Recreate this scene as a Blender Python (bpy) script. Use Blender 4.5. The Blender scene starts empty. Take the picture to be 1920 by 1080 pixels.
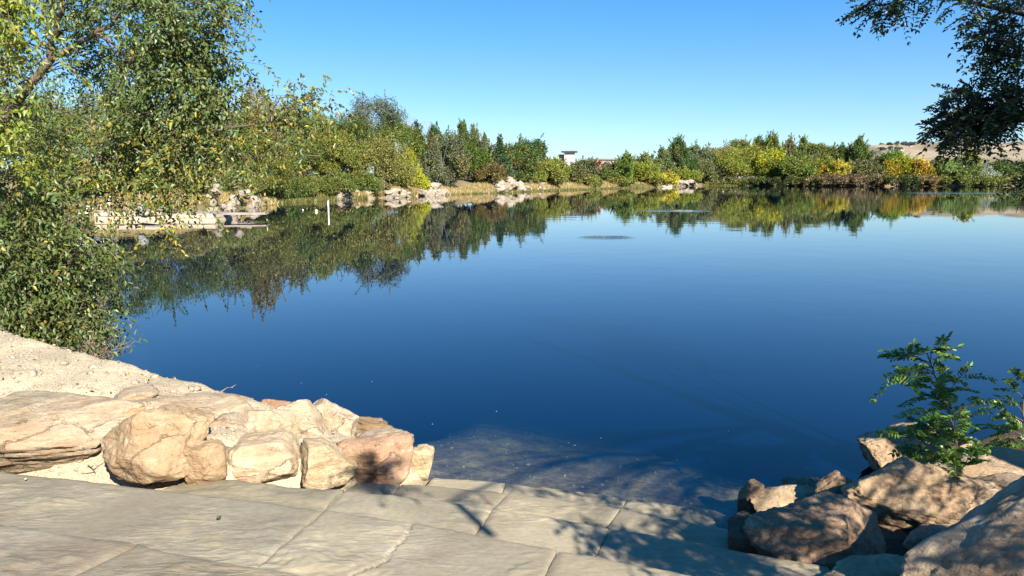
import bpy, math, random
import numpy as np
from mathutils import Vector

# ------------------------------------------------------------------ camera, sky, sun
S = bpy.context.scene
COL = S.collection
CAM_H, FPX = 2.4, 1387.0
PITCH = math.atan(205 / 1387)
cam = bpy.data.objects.new('camera', bpy.data.cameras.new('camera'))
COL.objects.link(cam)
cam.location = (0, 0, CAM_H)
cam.rotation_euler = (math.pi / 2 - PITCH, 0, 0)
cam.data.sensor_width = 36
cam.data.lens = FPX / 1920 * 36
cam.data.clip_end = 12000
cam.data.clip_start = 0.05
S.camera = cam

SUN_AZ, SUN_EL = math.radians(28), math.radians(33)      # shadows fall forward and to the left
SD = np.array([math.sin(SUN_AZ) * math.cos(SUN_EL), -math.cos(SUN_AZ) * math.cos(SUN_EL), math.sin(SUN_EL)])
W = bpy.data.worlds.new('World'); S.world = W; W.use_nodes = True
nt = W.node_tree
sky = nt.nodes.new('ShaderNodeTexSky'); sky.sky_type = 'NISHITA'; sky.sun_disc = False
sky.sun_elevation = SUN_EL
sky.sun_rotation = math.atan2(SD[0], SD[1])
sky.altitude = 800; sky.air_density = 1.0; sky.dust_density = 0.35; sky.ozone_density = 3.0
bg = nt.nodes['Background']; bg.inputs[1].default_value = 0.095
hsv = nt.nodes.new('ShaderNodeHueSaturation'); hsv.inputs['Saturation'].default_value = 1.42; hsv.inputs['Hue'].default_value = .508
nt.links.new(sky.outputs[0], hsv.inputs['Color'])
tintn = nt.nodes.new('ShaderNodeMixRGB'); tintn.blend_type = 'MULTIPLY'; tintn.inputs[0].default_value = 1; tintn.inputs[2].default_value = (.78, .97, 1.15, 1)
gam = nt.nodes.new('ShaderNodeGamma'); gam.inputs[1].default_value = .70; nt.links.new(hsv.outputs[0], gam.inputs[0])
nt.links.new(gam.outputs[0], tintn.inputs[1]); nt.links.new(tintn.outputs[0], bg.inputs[0])
sun = bpy.data.objects.new('sun', bpy.data.lights.new('sun', 'SUN'))
COL.objects.link(sun)
sun.data.energy = 5.0; sun.data.angle = math.radians(0.5); sun.data.color = (1.0, 0.93, 0.82)
sun.rotation_euler = Vector((-SD[0], -SD[1], -SD[2])).to_track_quat('-Z', 'Y').to_euler()
S.view_settings.view_transform = 'Standard'; S.view_settings.look = 'None'
S.view_settings.gamma = 1; S.view_settings.exposure = 1.45
S.cycles.max_bounces = 8; S.cycles.transparent_max_bounces = 12
S.cycles.diffuse_bounces = 3; S.cycles.glossy_bounces = 3
S.cycles.caustics_reflective = False; S.cycles.caustics_refractive = False

# ------------------------------------------------------------------ helpers
def ray(u, v):
    cx, cy = (u - 960) / FPX, -(v - 540) / FPX
    return np.array([cx, math.cos(PITCH) + cy * math.sin(PITCH), -math.sin(PITCH) + cy * math.cos(PITCH)])
def at(u, v, z=0.0):                       # where a sight line meets the level z
    d = ray(u, v); return np.array([0, 0, CAM_H]) + d * ((z - CAM_H) / d[2])
def aty(u, v, y):                          # where a sight line is y metres ahead
    d = ray(u, v); return np.array([0, 0, CAM_H]) + d * (y / d[1])
def lin(r, g, b):
    f = lambda c: (c / 255 / 12.92) if c <= 10 else ((c / 255 + .055) / 1.055) ** 2.4
    return (f(r), f(g), f(b), 1.0)
def sstep(a, b, x):
    t = np.clip((x - a) / (b - a), 0, 1); return t * t * (3 - 2 * t)

def hash3(ix, iy, iz, seed):
    h = (ix.astype(np.int64) * 374761393 + iy.astype(np.int64) * 668265263 + iz.astype(np.int64) * 2147483647 + seed * 1274126177) & 0xFFFFFFFF
    h = ((h ^ (h >> 13)) * 1274126177) & 0xFFFFFFFF
    return ((h ^ (h >> 16)) & 0xFFFF) / 65535.0
def vnoise(P, seed=0):                     # value noise, -1..1
    F = np.floor(P); t = P - F; t = t * t * (3 - 2 * t)
    r = 0
    for dx in (0, 1):
        for dy in (0, 1):
            for dz in (0, 1):
                w = (t[:, 0] if dx else 1 - t[:, 0]) * (t[:, 1] if dy else 1 - t[:, 1]) * (t[:, 2] if dz else 1 - t[:, 2])
                r = r + w * hash3(F[:, 0] + dx, F[:, 1] + dy, F[:, 2] + dz, seed)
    return r * 2 - 1
def fbm(P, oct=4, seed=0, gain=.5):
    r, a = 0, 1.0
    for k in range(oct):
        r = r + a * vnoise(P * (2.03 ** k) + 17.3 * k, seed + k); a *= gain
    return r

def link(o, parent=None):
    COL.objects.link(o)
    if parent is not None: o.parent = parent
    return o
def mesh(name, V, Fs, mat=None, parent=None, smooth=False, attrs=None, loc=None):
    """V (n,3); Fs a list of integer arrays, each (k, 3 or 4 ...) of faces of one size"""
    me = bpy.data.meshes.new(name)
    V = np.asarray(V, dtype=np.float32)
    if not isinstance(Fs, list): Fs = [Fs]
    Fs = [np.asarray(f, dtype=np.int32) for f in Fs if len(f)]
    me.vertices.add(len(V)); me.vertices.foreach_set('co', V.ravel())
    loops = np.concatenate([f.ravel() for f in Fs])
    tot = np.concatenate([np.full(len(f), f.shape[1], dtype=np.int32) for f in Fs])
    st = np.concatenate([[0], np.cumsum(tot)[:-1]]).astype(np.int32)
    me.loops.add(len(loops)); me.loops.foreach_set('vertex_index', loops)
    me.polygons.add(len(tot)); me.polygons.foreach_set('loop_start', st); me.polygons.foreach_set('loop_total', tot)
    me.polygons.foreach_set('use_smooth', np.full(len(tot), bool(smooth)))
    for k, a in (attrs or {}).items():
        at_ = me.attributes.new(k, 'FLOAT', 'FACE'); at_.data.foreach_set('value', np.asarray(a, dtype=np.float32))
    me.update(calc_edges=True); me.validate()
    if mat: me.materials.append(mat)
    o = bpy.data.objects.new(name, me)
    if loc is not None: o.location = loc
    return link(o, parent)
def tag(o, label=None, cat=None, group=None, kind=None):
    if label: o['label'] = label
    if cat: o['category'] = cat
    if group: o['group'] = group
    if kind: o['kind'] = kind
    return o
def empty(name, loc, label, cat, group=None):
    o = bpy.data.objects.new(name, None); o.location = tuple(float(c) for c in loc); o.empty_display_size = .2
    link(o); return tag(o, label, cat, group)

class MB:                                   # gathers boxes, tubes and free faces into one mesh
    def __init__(s): s.V = []; s.F = {3: [], 4: []}; s.n = 0
    def add(s, V, F):
        V = np.asarray(V, dtype=float); F = np.asarray(F)
        s.V.append(V); s.F[F.shape[1]].append(F + s.n); s.n += len(V)
    def box(s, c, sz, rz=0.0, jit=0):
        c = np.asarray(c, float); q = np.array([[x, y, z] for z in (-.5, .5) for x, y in ((-.5, -.5), (.5, -.5), (.5, .5), (-.5, .5))]) * np.asarray(sz)
        ca, sa = math.cos(rz), math.sin(rz)
        q = np.stack([q[:, 0] * ca - q[:, 1] * sa, q[:, 0] * sa + q[:, 1] * ca, q[:, 2]], 1) + c
        s.add(q, [[3, 2, 1, 0], [4, 5, 6, 7], [0, 1, 5, 4], [1, 2, 6, 5], [2, 3, 7, 6], [3, 0, 4, 7]])
    def tube(s, P, R, n=7, cap=True):
        P = np.asarray(P, float); R = np.broadcast_to(np.asarray(R, float), (len(P),))
        T = np.gradient(P, axis=0); T /= np.linalg.norm(T, axis=1)[:, None] + 1e-9
        ref = np.array([0, 0, 1.0]) if abs(T[0][2]) < .9 else np.array([1.0, 0, 0])
        X = np.cross(T, ref); X /= np.linalg.norm(X, axis=1)[:, None] + 1e-9
        Y = np.cross(T, X)
        a = np.linspace(0, 2 * math.pi, n, endpoint=False)
        V = P[:, None, :] + R[:, None, None] * (np.cos(a)[None, :, None] * X[:, None, :] + np.sin(a)[None, :, None] * Y[:, None, :])
        i, j = np.meshgrid(np.arange(len(P) - 1), np.arange(n), indexing='ij'); k = (j + 1) % n
        F = np.stack([i * n + j, i * n + k, (i + 1) * n + k, (i + 1) * n + j], -1).reshape(-1, 4)
        s.add(V.reshape(-1, 3), F)
        if cap:
            b = (len(P) - 1) * n
            c = np.array([P[-1]]); s.V.append(c); s.F[3].append(np.array([[b + q + s.n - len(P) * n, b + (q + 1) % n + s.n - len(P) * n, s.n] for q in range(n)])); s.n += 1
    def build(s, name, mat, parent=None, smooth=False, loc=None):
        V = np.concatenate(s.V)
        Fs = [np.concatenate(f) for f in s.F.values() if f]
        return mesh(name, V, Fs, mat, parent, smooth, loc=loc)

def spline(P, n):
    P = np.asarray(P, float); m = len(P)
    Q = np.vstack([2 * P[0] - P[1], P, 2 * P[-1] - P[-2]])
    t = np.linspace(0, m - 1 - 1e-6, n); i = t.astype(int); f = (t - i)[:, None]
    a, b, c, d = Q[i], Q[i + 1], Q[i + 2], Q[i + 3]
    return .5 * (2 * b + (c - a) * f + (2 * a - 5 * b + 4 * c - d) * f ** 2 + (3 * b - a - 3 * c + d) * f ** 3)

# ------------------------------------------------------------------ materials
def mat(name):
    m = bpy.data.materials.new(name); m.use_nodes = True
    m.node_tree.nodes.clear()
    return m, m.node_tree.nodes, m.node_tree.links
def N(ns, t, **kw):
    n = ns.new(t)
    for k, v in kw.items():
        if k.startswith('i_'):
            key = k[2:]; n.inputs[int(key) if key.isdigit() else key.replace('_', ' ')].default_value = v
        else: setattr(n, k, v)
    return n
def ramp(ns, stops):
    r = ns.new('ShaderNodeValToRGB'); e = r.color_ramp.elements
    while len(e) < len(stops): e.new(.5)
    for q, (p, c) in zip(e, stops): q.position = p; q.color = c
    return r
def g4(v): return (v, v, v, 1)

def stone_mat(name, stops, scale=3.0, bump=.02, fine=40, rough=.85, objcol=False, vein=None, stretch=(1, 1, 1), stain=None, spec=.25, cracks=None, ridges=None, k=.68):
    stops = [(p_, (c_[0] * k, c_[1] * k, c_[2] * k, 1)) for p_, c_ in stops]
    if stain: stain = tuple(c_ * k for c_ in stain[:3]) + (1,)
    m, ns, ls = mat(name)
    tc = N(ns, 'ShaderNodeTexCoord'); mp = N(ns, 'ShaderNodeMapping'); mp.inputs['Scale'].default_value = stretch
    ls.new(tc.outputs['Object'], mp.inputs[0])
    n1 = N(ns, 'ShaderNodeTexNoise', i_Scale=scale, i_Detail=8.0, i_Roughness=.62, i_Distortion=.6); ls.new(mp.outputs[0], n1.inputs[0])
    r = ramp(ns, stops); ls.new(n1.outputs[0], r.inputs[0])
    col = r.outputs[0]
    n2 = N(ns, 'ShaderNodeTexNoise', i_Scale=fine, i_Detail=6.0, i_Roughness=.7); ls.new(mp.outputs[0], n2.inputs[0])
    r2 = ramp(ns, [(.3, g4(.72)), (.7, g4(1.15))]); ls.new(n2.outputs[0], r2.inputs[0])
    mx = N(ns, 'ShaderNodeMixRGB', blend_type='MULTIPLY'); mx.inputs[0].default_value = .8
    ls.new(col, mx.inputs[1]); ls.new(r2.outputs[0], mx.inputs[2]); col = mx.outputs[0]
    if vein:
        n3 = N(ns, 'ShaderNodeTexNoise', i_Scale=scale * .8, i_Detail=5.0, i_Distortion=1.5); ls.new(tc.outputs['Object'], n3.inputs[0])
        r3 = ramp(ns, [(.60, g4(0)), (.66, g4(.8))]); ls.new(n3.outputs[0], r3.inputs[0])
        mv = N(ns, 'ShaderNodeMixRGB'); ls.new(r3.outputs[0], mv.inputs[0]); ls.new(col, mv.inputs[1]); mv.inputs[2].default_value = vein; col = mv.outputs[0]
    if stain:
        n4 = N(ns, 'ShaderNodeTexNoise', i_Scale=scale * .45, i_Detail=6.0, i_Roughness=.7); ls.new(tc.outputs['Object'], n4.inputs[0])
        r4 = ramp(ns, [(.50, g4(0)), (.66, g4(.75))]); ls.new(n4.outputs[0], r4.inputs[0])
        mv = N(ns, 'ShaderNodeMixRGB'); ls.new(r4.outputs[0], mv.inputs[0]); ls.new(col, mv.inputs[1]); mv.inputs[2].default_value = stain; col = mv.outputs[0]
    if objcol:
        oi = N(ns, 'ShaderNodeObjectInfo'); mo = N(ns, 'ShaderNodeMixRGB', blend_type='MULTIPLY'); mo.inputs[0].default_value = 1
        ls.new(col, mo.inputs[1]); ls.new(oi.outputs['Color'], mo.inputs[2]); col = mo.outputs[0]
    b1 = N(ns, 'ShaderNodeBump', i_Strength=.9, i_Distance=bump); ls.new(n1.outputs[0], b1.inputs['Height'])
    b2 = N(ns, 'ShaderNodeBump', i_Strength=.8, i_Distance=bump * .25); ls.new(n2.outputs[0], b2.inputs['Height']); ls.new(b1.outputs[0], b2.inputs['Normal'])
    if cracks:
        vd = N(ns, 'ShaderNodeMixRGB'); vd.inputs[0].default_value = .35; ls.new(tc.outputs['Object'], vd.inputs[1]); ls.new(n1.outputs['Color'], vd.inputs[2])
        vo = N(ns, 'ShaderNodeTexVoronoi', feature='DISTANCE_TO_EDGE', i_Scale=cracks * 1.6); ls.new(vd.outputs[0], vo.inputs['Vector'])
        rc = ramp(ns, [(.0, g4(.0)), (.035, g4(1))]); ls.new(vo.outputs['Distance'], rc.inputs[0])
        nm = N(ns, 'ShaderNodeTexNoise', i_Scale=1.7, i_Detail=2.0); ls.new(tc.outputs['Object'], nm.inputs[0])
        rm = ramp(ns, [(.50, g4(1)), (.60, g4(0))]); ls.new(nm.outputs[0], rm.inputs[0])
        mm = N(ns, 'ShaderNodeMixRGB', blend_type='LIGHTEN'); mm.inputs[0].default_value = 1; ls.new(rc.outputs[0], mm.inputs[1]); ls.new(rm.outputs[0], mm.inputs[2])
        b3 = N(ns, 'ShaderNodeBump', i_Strength=1.0, i_Distance=.014); ls.new(mm.outputs[0], b3.inputs['Height']); ls.new(b2.outputs[0], b3.inputs['Normal']); b2 = b3
        # thin strata
        ms = N(ns, 'ShaderNodeMapping'); ms.inputs['Scale'].default_value = (1.2, 1.2, 9); ms.inputs['Rotation'].default_value = (.35, .5, 0); ls.new(tc.outputs['Object'], ms.inputs[0])
        n5 = N(ns, 'ShaderNodeTexNoise', i_Scale=2.2, i_Detail=7.0, i_Roughness=.65, i_Distortion=.8); ls.new(ms.outputs[0], n5.inputs[0])
        r5_ = ramp(ns, [(.35, (.82, .74, .66, 1)), (.6, (1.06, 1.04, 1.0, 1))]); ls.new(n5.outputs[0], r5_.inputs[0])
        m5 = N(ns, 'ShaderNodeMixRGB', blend_type='MULTIPLY'); m5.inputs[0].default_value = .75; ls.new(col, m5.inputs[1]); ls.new(r5_.outputs[0], m5.inputs[2]); col = m5.outputs[0]
        b4 = N(ns, 'ShaderNodeBump', i_Strength=.8, i_Distance=.03); ls.new(n5.outputs[0], b4.inputs['Height']); ls.new(b2.outputs[0], b4.inputs['Normal']); b2 = b4
    if ridges:
        ms = N(ns, 'ShaderNodeMapping'); ms.inputs['Scale'].default_value = (5, 16, 1); ms.inputs['Rotation'].default_value = (0, 0, .5); ls.new(tc.outputs['Object'], ms.inputs[0])
        n5 = N(ns, 'ShaderNodeTexNoise', i_Scale=1.0, i_Detail=6.0, i_Roughness=.6, i_Distortion=.9); ls.new(ms.outputs[0], n5.inputs[0])
        nm = N(ns, 'ShaderNodeTexNoise', i_Scale=1.1, i_Detail=3.0); ls.new(tc.outputs['Object'], nm.inputs[0])
        rm = ramp(ns, [(.42, g4(.12)), (.60, g4(1))]); ls.new(nm.outputs[0], rm.inputs[0])
        mh_ = N(ns, 'ShaderNodeMath', operation='MULTIPLY'); ls.new(n5.outputs[0], mh_.inputs[0]); ls.new(rm.outputs[0], mh_.inputs[1])
        rs_ = ramp(ns, [(.30, (.90, .895, .88, 1)), (.46, (1, 1, 1, 1)), (.58, (1.18, 1.155, 1.07, 1))]); ls.new(mh_.outputs[0], rs_.inputs[0])
        ms_ = N(ns, 'ShaderNodeMixRGB', blend_type='MULTIPLY'); ms_.inputs[0].default_value = .9; ls.new(col, ms_.inputs[1]); ls.new(rs_.outputs[0], ms_.inputs[2])
        nd = N(ns, 'ShaderNodeTexNoise', i_Scale=.9, i_Detail=5.0, i_Roughness=.6); ls.new(tc.outputs['Object'], nd.inputs[0])
        rd = ramp(ns, [(.34, (.86, .855, .84, 1)), (.5, (1, 1, 1, 1)), (.68, (1.14, 1.12, 1.06, 1))]); ls.new(nd.outputs[0], rd.inputs[0])
        md = N(ns, 'ShaderNodeMixRGB', blend_type='MULTIPLY'); md.inputs[0].default_value = 1; ls.new(ms_.outputs[0], md.inputs[1]); ls.new(rd.outputs[0], md.inputs[2]); col = md.outputs[0]
        b4 = N(ns, 'ShaderNodeBump', i_Strength=1.0, i_Distance=ridges); ls.new(mh_.outputs[0], b4.inputs['Height']); ls.new(b2.outputs[0], b4.inputs['Normal']); b2 = b4
    p = N(ns, 'ShaderNodeBsdfPrincipled', i_Roughness=rough); p.inputs['Specular IOR Level'].default_value = spec
    ls.new(col, p.inputs['Base Color']); ls.new(b2.outputs[0], p.inputs['Normal'])
    o = N(ns, 'ShaderNodeOutputMaterial'); ls.new(p.outputs[0], o.inputs[0])
    return m

def plain_mat(name, col, rough=.6, metal=0, var=.25, scale=8):
    col = tuple(c_ * .75 for c_ in col[:3])
    m, ns, ls = mat(name)
    tc = N(ns, 'ShaderNodeTexCoord'); n1 = N(ns, 'ShaderNodeTexNoise', i_Scale=scale, i_Detail=6.0); ls.new(tc.outputs['Object'], n1.inputs[0])
    r = ramp(ns, [(.3, tuple(c * (1 - var) for c in col[:3]) + (1,)), (.7, tuple(min(1, c * (1 + var)) for c in col[:3]) + (1,))]); ls.new(n1.outputs[0], r.inputs[0])
    p = N(ns, 'ShaderNodeBsdfPrincipled', i_Roughness=rough, i_Metallic=metal); ls.new(r.outputs[0], p.inputs['Base Color'])
    o = N(ns, 'ShaderNodeOutputMaterial'); ls.new(p.outputs[0], o.inputs[0])
    return m

def leaf_mat(name, second=(.27, .22, .035, 1), trans=.35, gloss=.10, rough=.38):
    """leaf colour = the object's own colour, varied leaf by leaf, turning to `second` by the leaf's tint"""
    m, ns, ls = mat(name)
    oi = N(ns, 'ShaderNodeObjectInfo')
    a1 = N(ns, 'ShaderNodeAttribute', attribute_name='rnd'); a2 = N(ns, 'ShaderNodeAttribute', attribute_name='tint')
    mx = N(ns, 'ShaderNodeMixRGB'); ls.new(a2.outputs['Fac'], mx.inputs[0]); ls.new(oi.outputs['Color'], mx.inputs[1]); mx.inputs[2].default_value = second
    hs = N(ns, 'ShaderNodeHueSaturation')
    mh = N(ns, 'ShaderNodeMapRange', i_3=.475, i_4=.525); ls.new(a1.outputs['Fac'], mh.inputs[0])
    mv = N(ns, 'ShaderNodeMapRange', i_3=.55, i_4=1.38); ls.new(a1.outputs['Fac'], mv.inputs[0])
    ls.new(mh.outputs[0], hs.inputs['Hue']); ls.new(mv.outputs[0], hs.inputs['Value']); ls.new(mx.outputs[0], hs.inputs['Color'])
    d = N(ns, 'ShaderNodeBsdfDiffuse'); t = N(ns, 'ShaderNodeBsdfTranslucent'); g = N(ns, 'ShaderNodeBsdfGlossy', i_Roughness=rough)
    ls.new(hs.outputs[0], d.inputs[0]); ls.new(hs.outputs[0], t.inputs[0]); g.inputs[0].default_value = (.9, .95, .9, 1)
    m1 = N(ns, 'ShaderNodeMixShader'); m1.inputs[0].default_value = trans; ls.new(d.outputs[0], m1.inputs[1]); ls.new(t.outputs[0], m1.inputs[2])
    m2 = N(ns, 'ShaderNodeMixShader'); m2.inputs[0].default_value = gloss; ls.new(m1.outputs[0], m2.inputs[1]); ls.new(g.outputs[0], m2.inputs[2])
    o = N(ns, 'ShaderNodeOutputMaterial'); ls.new(m2.outputs[0], o.inputs[0])
    return m

M = {}
M['leaf'] = leaf_mat('leaf', gloss=.02, trans=.22)
M['near_leaf'] = leaf_mat('near_leaf', second=(.36, .27, .03, 1), gloss=.045, rough=.5)
M['locust_leaf'] = leaf_mat('locust_leaf', second=(.30, .36, .04, 1), trans=.38, gloss=.05)
M['bark'] = stone_mat('bark', [(.3, (.09, .065, .045, 1)), (.55, (.20, .155, .115, 1)), (.75, (.33, .27, .21, 1))], scale=6, bump=.02, fine=30, stretch=(3, 3, .6))
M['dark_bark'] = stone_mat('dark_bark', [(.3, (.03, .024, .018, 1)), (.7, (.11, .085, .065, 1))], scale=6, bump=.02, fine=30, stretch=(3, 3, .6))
M['far_bark'] = plain_mat('far_bark', (.15, .12, .095), .9, scale=1)
M['bare_bark'] = plain_mat('bare_bark', (.30, .27, .25), .9, scale=1)
M['broken_wood'] = stone_mat('broken_wood', [(.3, (.30, .20, .12, 1)), (.7, (.52, .38, .25, 1))], scale=4, bump=.015, stretch=(1, 1, 1))
M['flag'] = stone_mat('flagstone', [(.28, (.33, .285, .205, 1)), (.5, (.41, .36, .265, 1)), (.72, (.48, .43, .325, 1))], scale=1.1, bump=.010, fine=26, objcol=True, stretch=(1, 1.8, 1), rough=.8, ridges=.015, stain=(.33, .275, .195, 1))
M['flag_brown'] = stone_mat('flagstone_brown', [(.28, (.25, .215, .165, 1)), (.5, (.35, .31, .24, 1)), (.7, (.43, .395, .315, 1))], scale=1.6, bump=.018, fine=22, objcol=True, stretch=(1, 1.8, 1), stain=(.25, .20, .15, 1), ridges=.032)
M['boulder'] = stone_mat('boulder', [(.25, (.31, .245, .175, 1)), (.42, (.42, .36, .275, 1)), (.56, (.49, .44, .355, 1)), (.72, (.56, .525, .45, 1))], scale=2.6, bump=.06, fine=30, objcol=True, vein=(.62, .58, .50, 1), stain=(.36, .255, .175, 1), cracks=2.0, k=.88)
M['dark_boulder'] = stone_mat('dark_boulder', [(.28, (.25, .18, .125, 1)), (.45, (.37, .29, .21, 1)), (.72, (.52, .44, .34, 1))], scale=3.0, bump=.06, fine=30, objcol=True, stain=(.24, .16, .11, 1), vein=(.46, .42, .35, 1), cracks=1.8, k=.82)
M['limestone'] = stone_mat('limestone', [(.28, (.30, .25, .19, 1)), (.48, (.46, .405, .325, 1)), (.72, (.60, .545, .46, 1))], scale=.9, bump=.25, fine=7, objcol=True)
M['pebble'] = stone_mat('pebble', [(.3, (.26, .20, .14, 1)), (.5, (.42, .35, .26, 1)), (.7, (.55, .48, .37, 1))], scale=9, bump=.004, fine=60)
M['bed_pebble'] = stone_mat('bed_pebble', [(.3, (.16, .13, .09, 1)), (.5, (.27, .22, .16, 1)), (.7, (.40, .34, .26, 1))], scale=9, bump=.004, fine=60)
M['dry_twig'] = plain_mat('dry_twig', (.30, .23, .16), .9)
M['white_paint'] = plain_mat('white_paint', (.80, .78, .74), .5, var=.05)
M['stucco'] = plain_mat('stucco', (.62, .58, .54), .8, var=.06, scale=.5)
M['roof_dark'] = plain_mat('roof_dark', (.07, .065, .065), .7)
M['glass_dark'] = plain_mat('glass_dark', (.03, .035, .04), .15, var=.1)
M['brown_wall'] = plain_mat('brown_wall', (.30, .265, .23), .8, var=.1, scale=.3)
M['grey_roof'] = plain_mat('grey_roof', (.20, .18, .17), .8, var=.1, scale=.3)
M['dock_beige'] = plain_mat('dock_beige', (.66, .53, .37), .6, var=.12, scale=2)
M['dock_deck'] = plain_mat('dock_deck', (.36, .30, .25), .8, var=.2, scale=3)
M['aluminium'] = plain_mat('aluminium', (.62, .64, .66), .35, metal=.7, var=.05)
M['cover_grey'] = plain_mat('cover_grey', (.30, .31, .33), .6, var=.1)

# ------------------------------------------------------------------ the lie of the land
FAR_PX = [(100, 418), (250, 408), (390, 398), (460, 392), (505, 382), (550, 375), (600, 377), (640, 375), (700, 372), (745, 371), (780, 368), (830, 366), (870, 363), (930, 362),
          (990, 358.5), (1020, 357), (1060, 355.5), (1110, 354), (1200, 352.2), (1245, 351), (1265, 349.8), (1315, 348.2), (1330, 347.7), (1380, 348), (1440, 348.6), (1490, 349), (1600, 349.4), (1750, 349.5), (1900, 349.3), (2050, 349)]
FAR = [tuple(at(u, v)[:2]) for u, v in FAR_PX]
SHORE = np.array([(12, 9.5), (7, 8.2), (5.2, 7.0), (4.2, 6.4), (3.4, 5.85), (2.8, 5.45), (2.2, 5.25), (1.75, 5.1), (1.5, 4.98), (1.1, 5.1), (.4, 5.34), (-.62, 5.58), (-.75, 5.8), (-.95, 6.1), (-1.4, 6.35), (-1.9, 6.5),
                  (-2.5, 6.7), (-3.3, 7.15), (-4.1, 7.65), (-5.0, 8.4), (-5.6, 9.4), (-6.3, 11), (-9, 16), (-17, 28), (-29, 38)] + FAR + [(300, 190), (330, 110), (200, 40), (60, 14)])
def shore_dist(P):                          # > 0 on land
    A = SHORE; B = np.roll(SHORE, -1, 0)
    out = np.empty(len(P))
    for s in range(0, len(P), 20000):
        p = P[s:s + 20000]
        ab = B - A; ap = p[:, None, :] - A[None]
        t = np.clip((ap * ab).sum(-1) / (ab * ab).sum(-1), 0, 1)
        d = np.sqrt(((ap - t[..., None] * ab) ** 2).sum(-1).min(1))
        y, x = p[:, 1:2], p[:, 0:1]
        c = ((A[:, 1] > y) != (B[:, 1] > y)) & (x < (B[:, 0] - A[:, 0]) * (y - A[:, 1]) / (B[:, 1] - A[:, 1] + 1e-12) + A[:, 0])
        ins = (c.sum(1) % 2) == 1
        out[s:s + 20000] = np.where(ins, -d, d)
    return out
CTRL = np.array([at(0, 640, .90), at(100, 665, .88), at(200, 685, .84), at(330, 722, .74), at(430, 745, .64), at(600, 775, .42), at(700, 810, .26),
                 at(0, 700, .86), at(150, 720, .82), at(300, 745, .74), at(0, 760, .74), at(208, 790, .64), (-3.5, 4.6, .16), (-2.9, 4.55, .18), (-2.4, 4.5, .34), (-2.0, 4.55, .34), (-1.9, 4.75, .46), (-1.3, 5.1, .38), (-.9, 5.25, .18),
                 (-1.6, 5.4, .47), (-2.2, 5.1, .60), (-6, 8, .8), (-8, 5, 1.0), (-5, 3, .9), (0, 0, .75), (-3, 0, .9), (3, 0, .75), (0, -5, 1.0), (-8, 12, .9), (-10, 9, 1.1),
                 (1.7, 4.5, .06), (2.1, 4.0, .22), (2.5, 4.8, .12), (3.2, 4.4, .34), (3.3, 5.3, .26), (2.2, 5.1, .03), (4.5, 5.2, .5), (5, 2, .8), (1.7, 3.6, .25), (8, 4, 1.0), (5, -4, 1.0), (-5, -4, 1.1)])
def near_h(P):
    d2 = ((P[:, None, :] - CTRL[None, :, :2]) ** 2).sum(-1) + .02
    w = d2 ** -1.8
    return (w * CTRL[None, :, 2]).sum(1) / w.sum(1)
ROWS_Z = [.88, .72, .56, .40, .24, .08]      # tread levels, nearest first
def step_axis(P):                            # metres uphill from the water edge of the lowest tread
    n = np.array([.285, .958]); return -(P @ n) + np.array([.4, 5.31]) @ n
def land_h(P):
    P = np.asarray(P, float)
    d = shore_dist(P)
    r = np.hypot(P[:, 0], P[:, 1])
    P3 = np.column_stack([P, np.zeros(len(P))])
    n = fbm(P3 * .35, 4, 3)
    far = np.minimum(d, 3) * .36 + np.clip(d - 3, 0, 40) * .03 + .25 * n * sstep(0, 4, d)
    left = sstep(10, -20, P[:, 0]) * sstep(30, 60, P[:, 1])
    far = far + left * sstep(1.5, 9, d) * 1.3
    nb = 1 - sstep(11, 18, r)
    h = far.copy()
    k = nb > 0
    if k.any():
        nh = np.minimum(near_h(P[k]), np.maximum(d[k], 0) * .95)
        nh += (.022 * fbm(P3[k] * 2.2, 4, 9) + .006 * fbm(P3[k] * 14, 2, 19)) * sstep(0, .4, d[k])
        s = step_axis(P[k])
        stair = .08 + np.clip(s, -.3, 4) * .235 - .36
        wl = sstep(-3.5, -3.4, P[k, 0]) * 0
        xl = -0.62 - np.clip(s, 0, 5) * 1.15     # the left edge of the stair widens uphill
        inside = sstep(0, .12, P[k, 0] - xl) * (1 - sstep(1.38 , 1.6, P[k, 0] + .0 * s)) * sstep(-.6, -.4, s)
        nh = nh * (1 - inside) + np.minimum(nh, stair) * inside
        h[k] = far[k] * (1 - nb[k]) + nh * nb[k]
    bed = -np.minimum(np.maximum(-d, 0) * .55 + .12, 6) + .03 * n
    cove = sstep(-2.4, -.3, P[:, 0] + .12 * n) * (1 - sstep(1.4, 3.6, P[:, 0] + .12 * n))       # the shallow shelf lies in front of the steps only
    dd_ = np.maximum(-d, 0)
    shelf = .045 + .06 * dd_ + .055 * np.minimum(dd_, 1.9) ** 2 + np.maximum(dd_ - 1.9, 0) * .25
    steep = .05 + .36 * dd_ + .30 * dd_ ** 2
    near_bed = -np.minimum(steep + (shelf - steep) * cove, 6) + (.05 * (1 - cove) + .018) * n * sstep(0, .5, dd_) + .012 * fbm(P3 * 3, 3, 41)
    near_bed = np.minimum(near_bed, -.03)
    bed = bed * (1 - nb) + near_bed * nb
    return np.where(d > 0, h, np.where(d > -.05, h * 0 - .02, bed))
def ground_z(x, y): return float(land_h(np.array([[x, y]]))[0])

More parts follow.
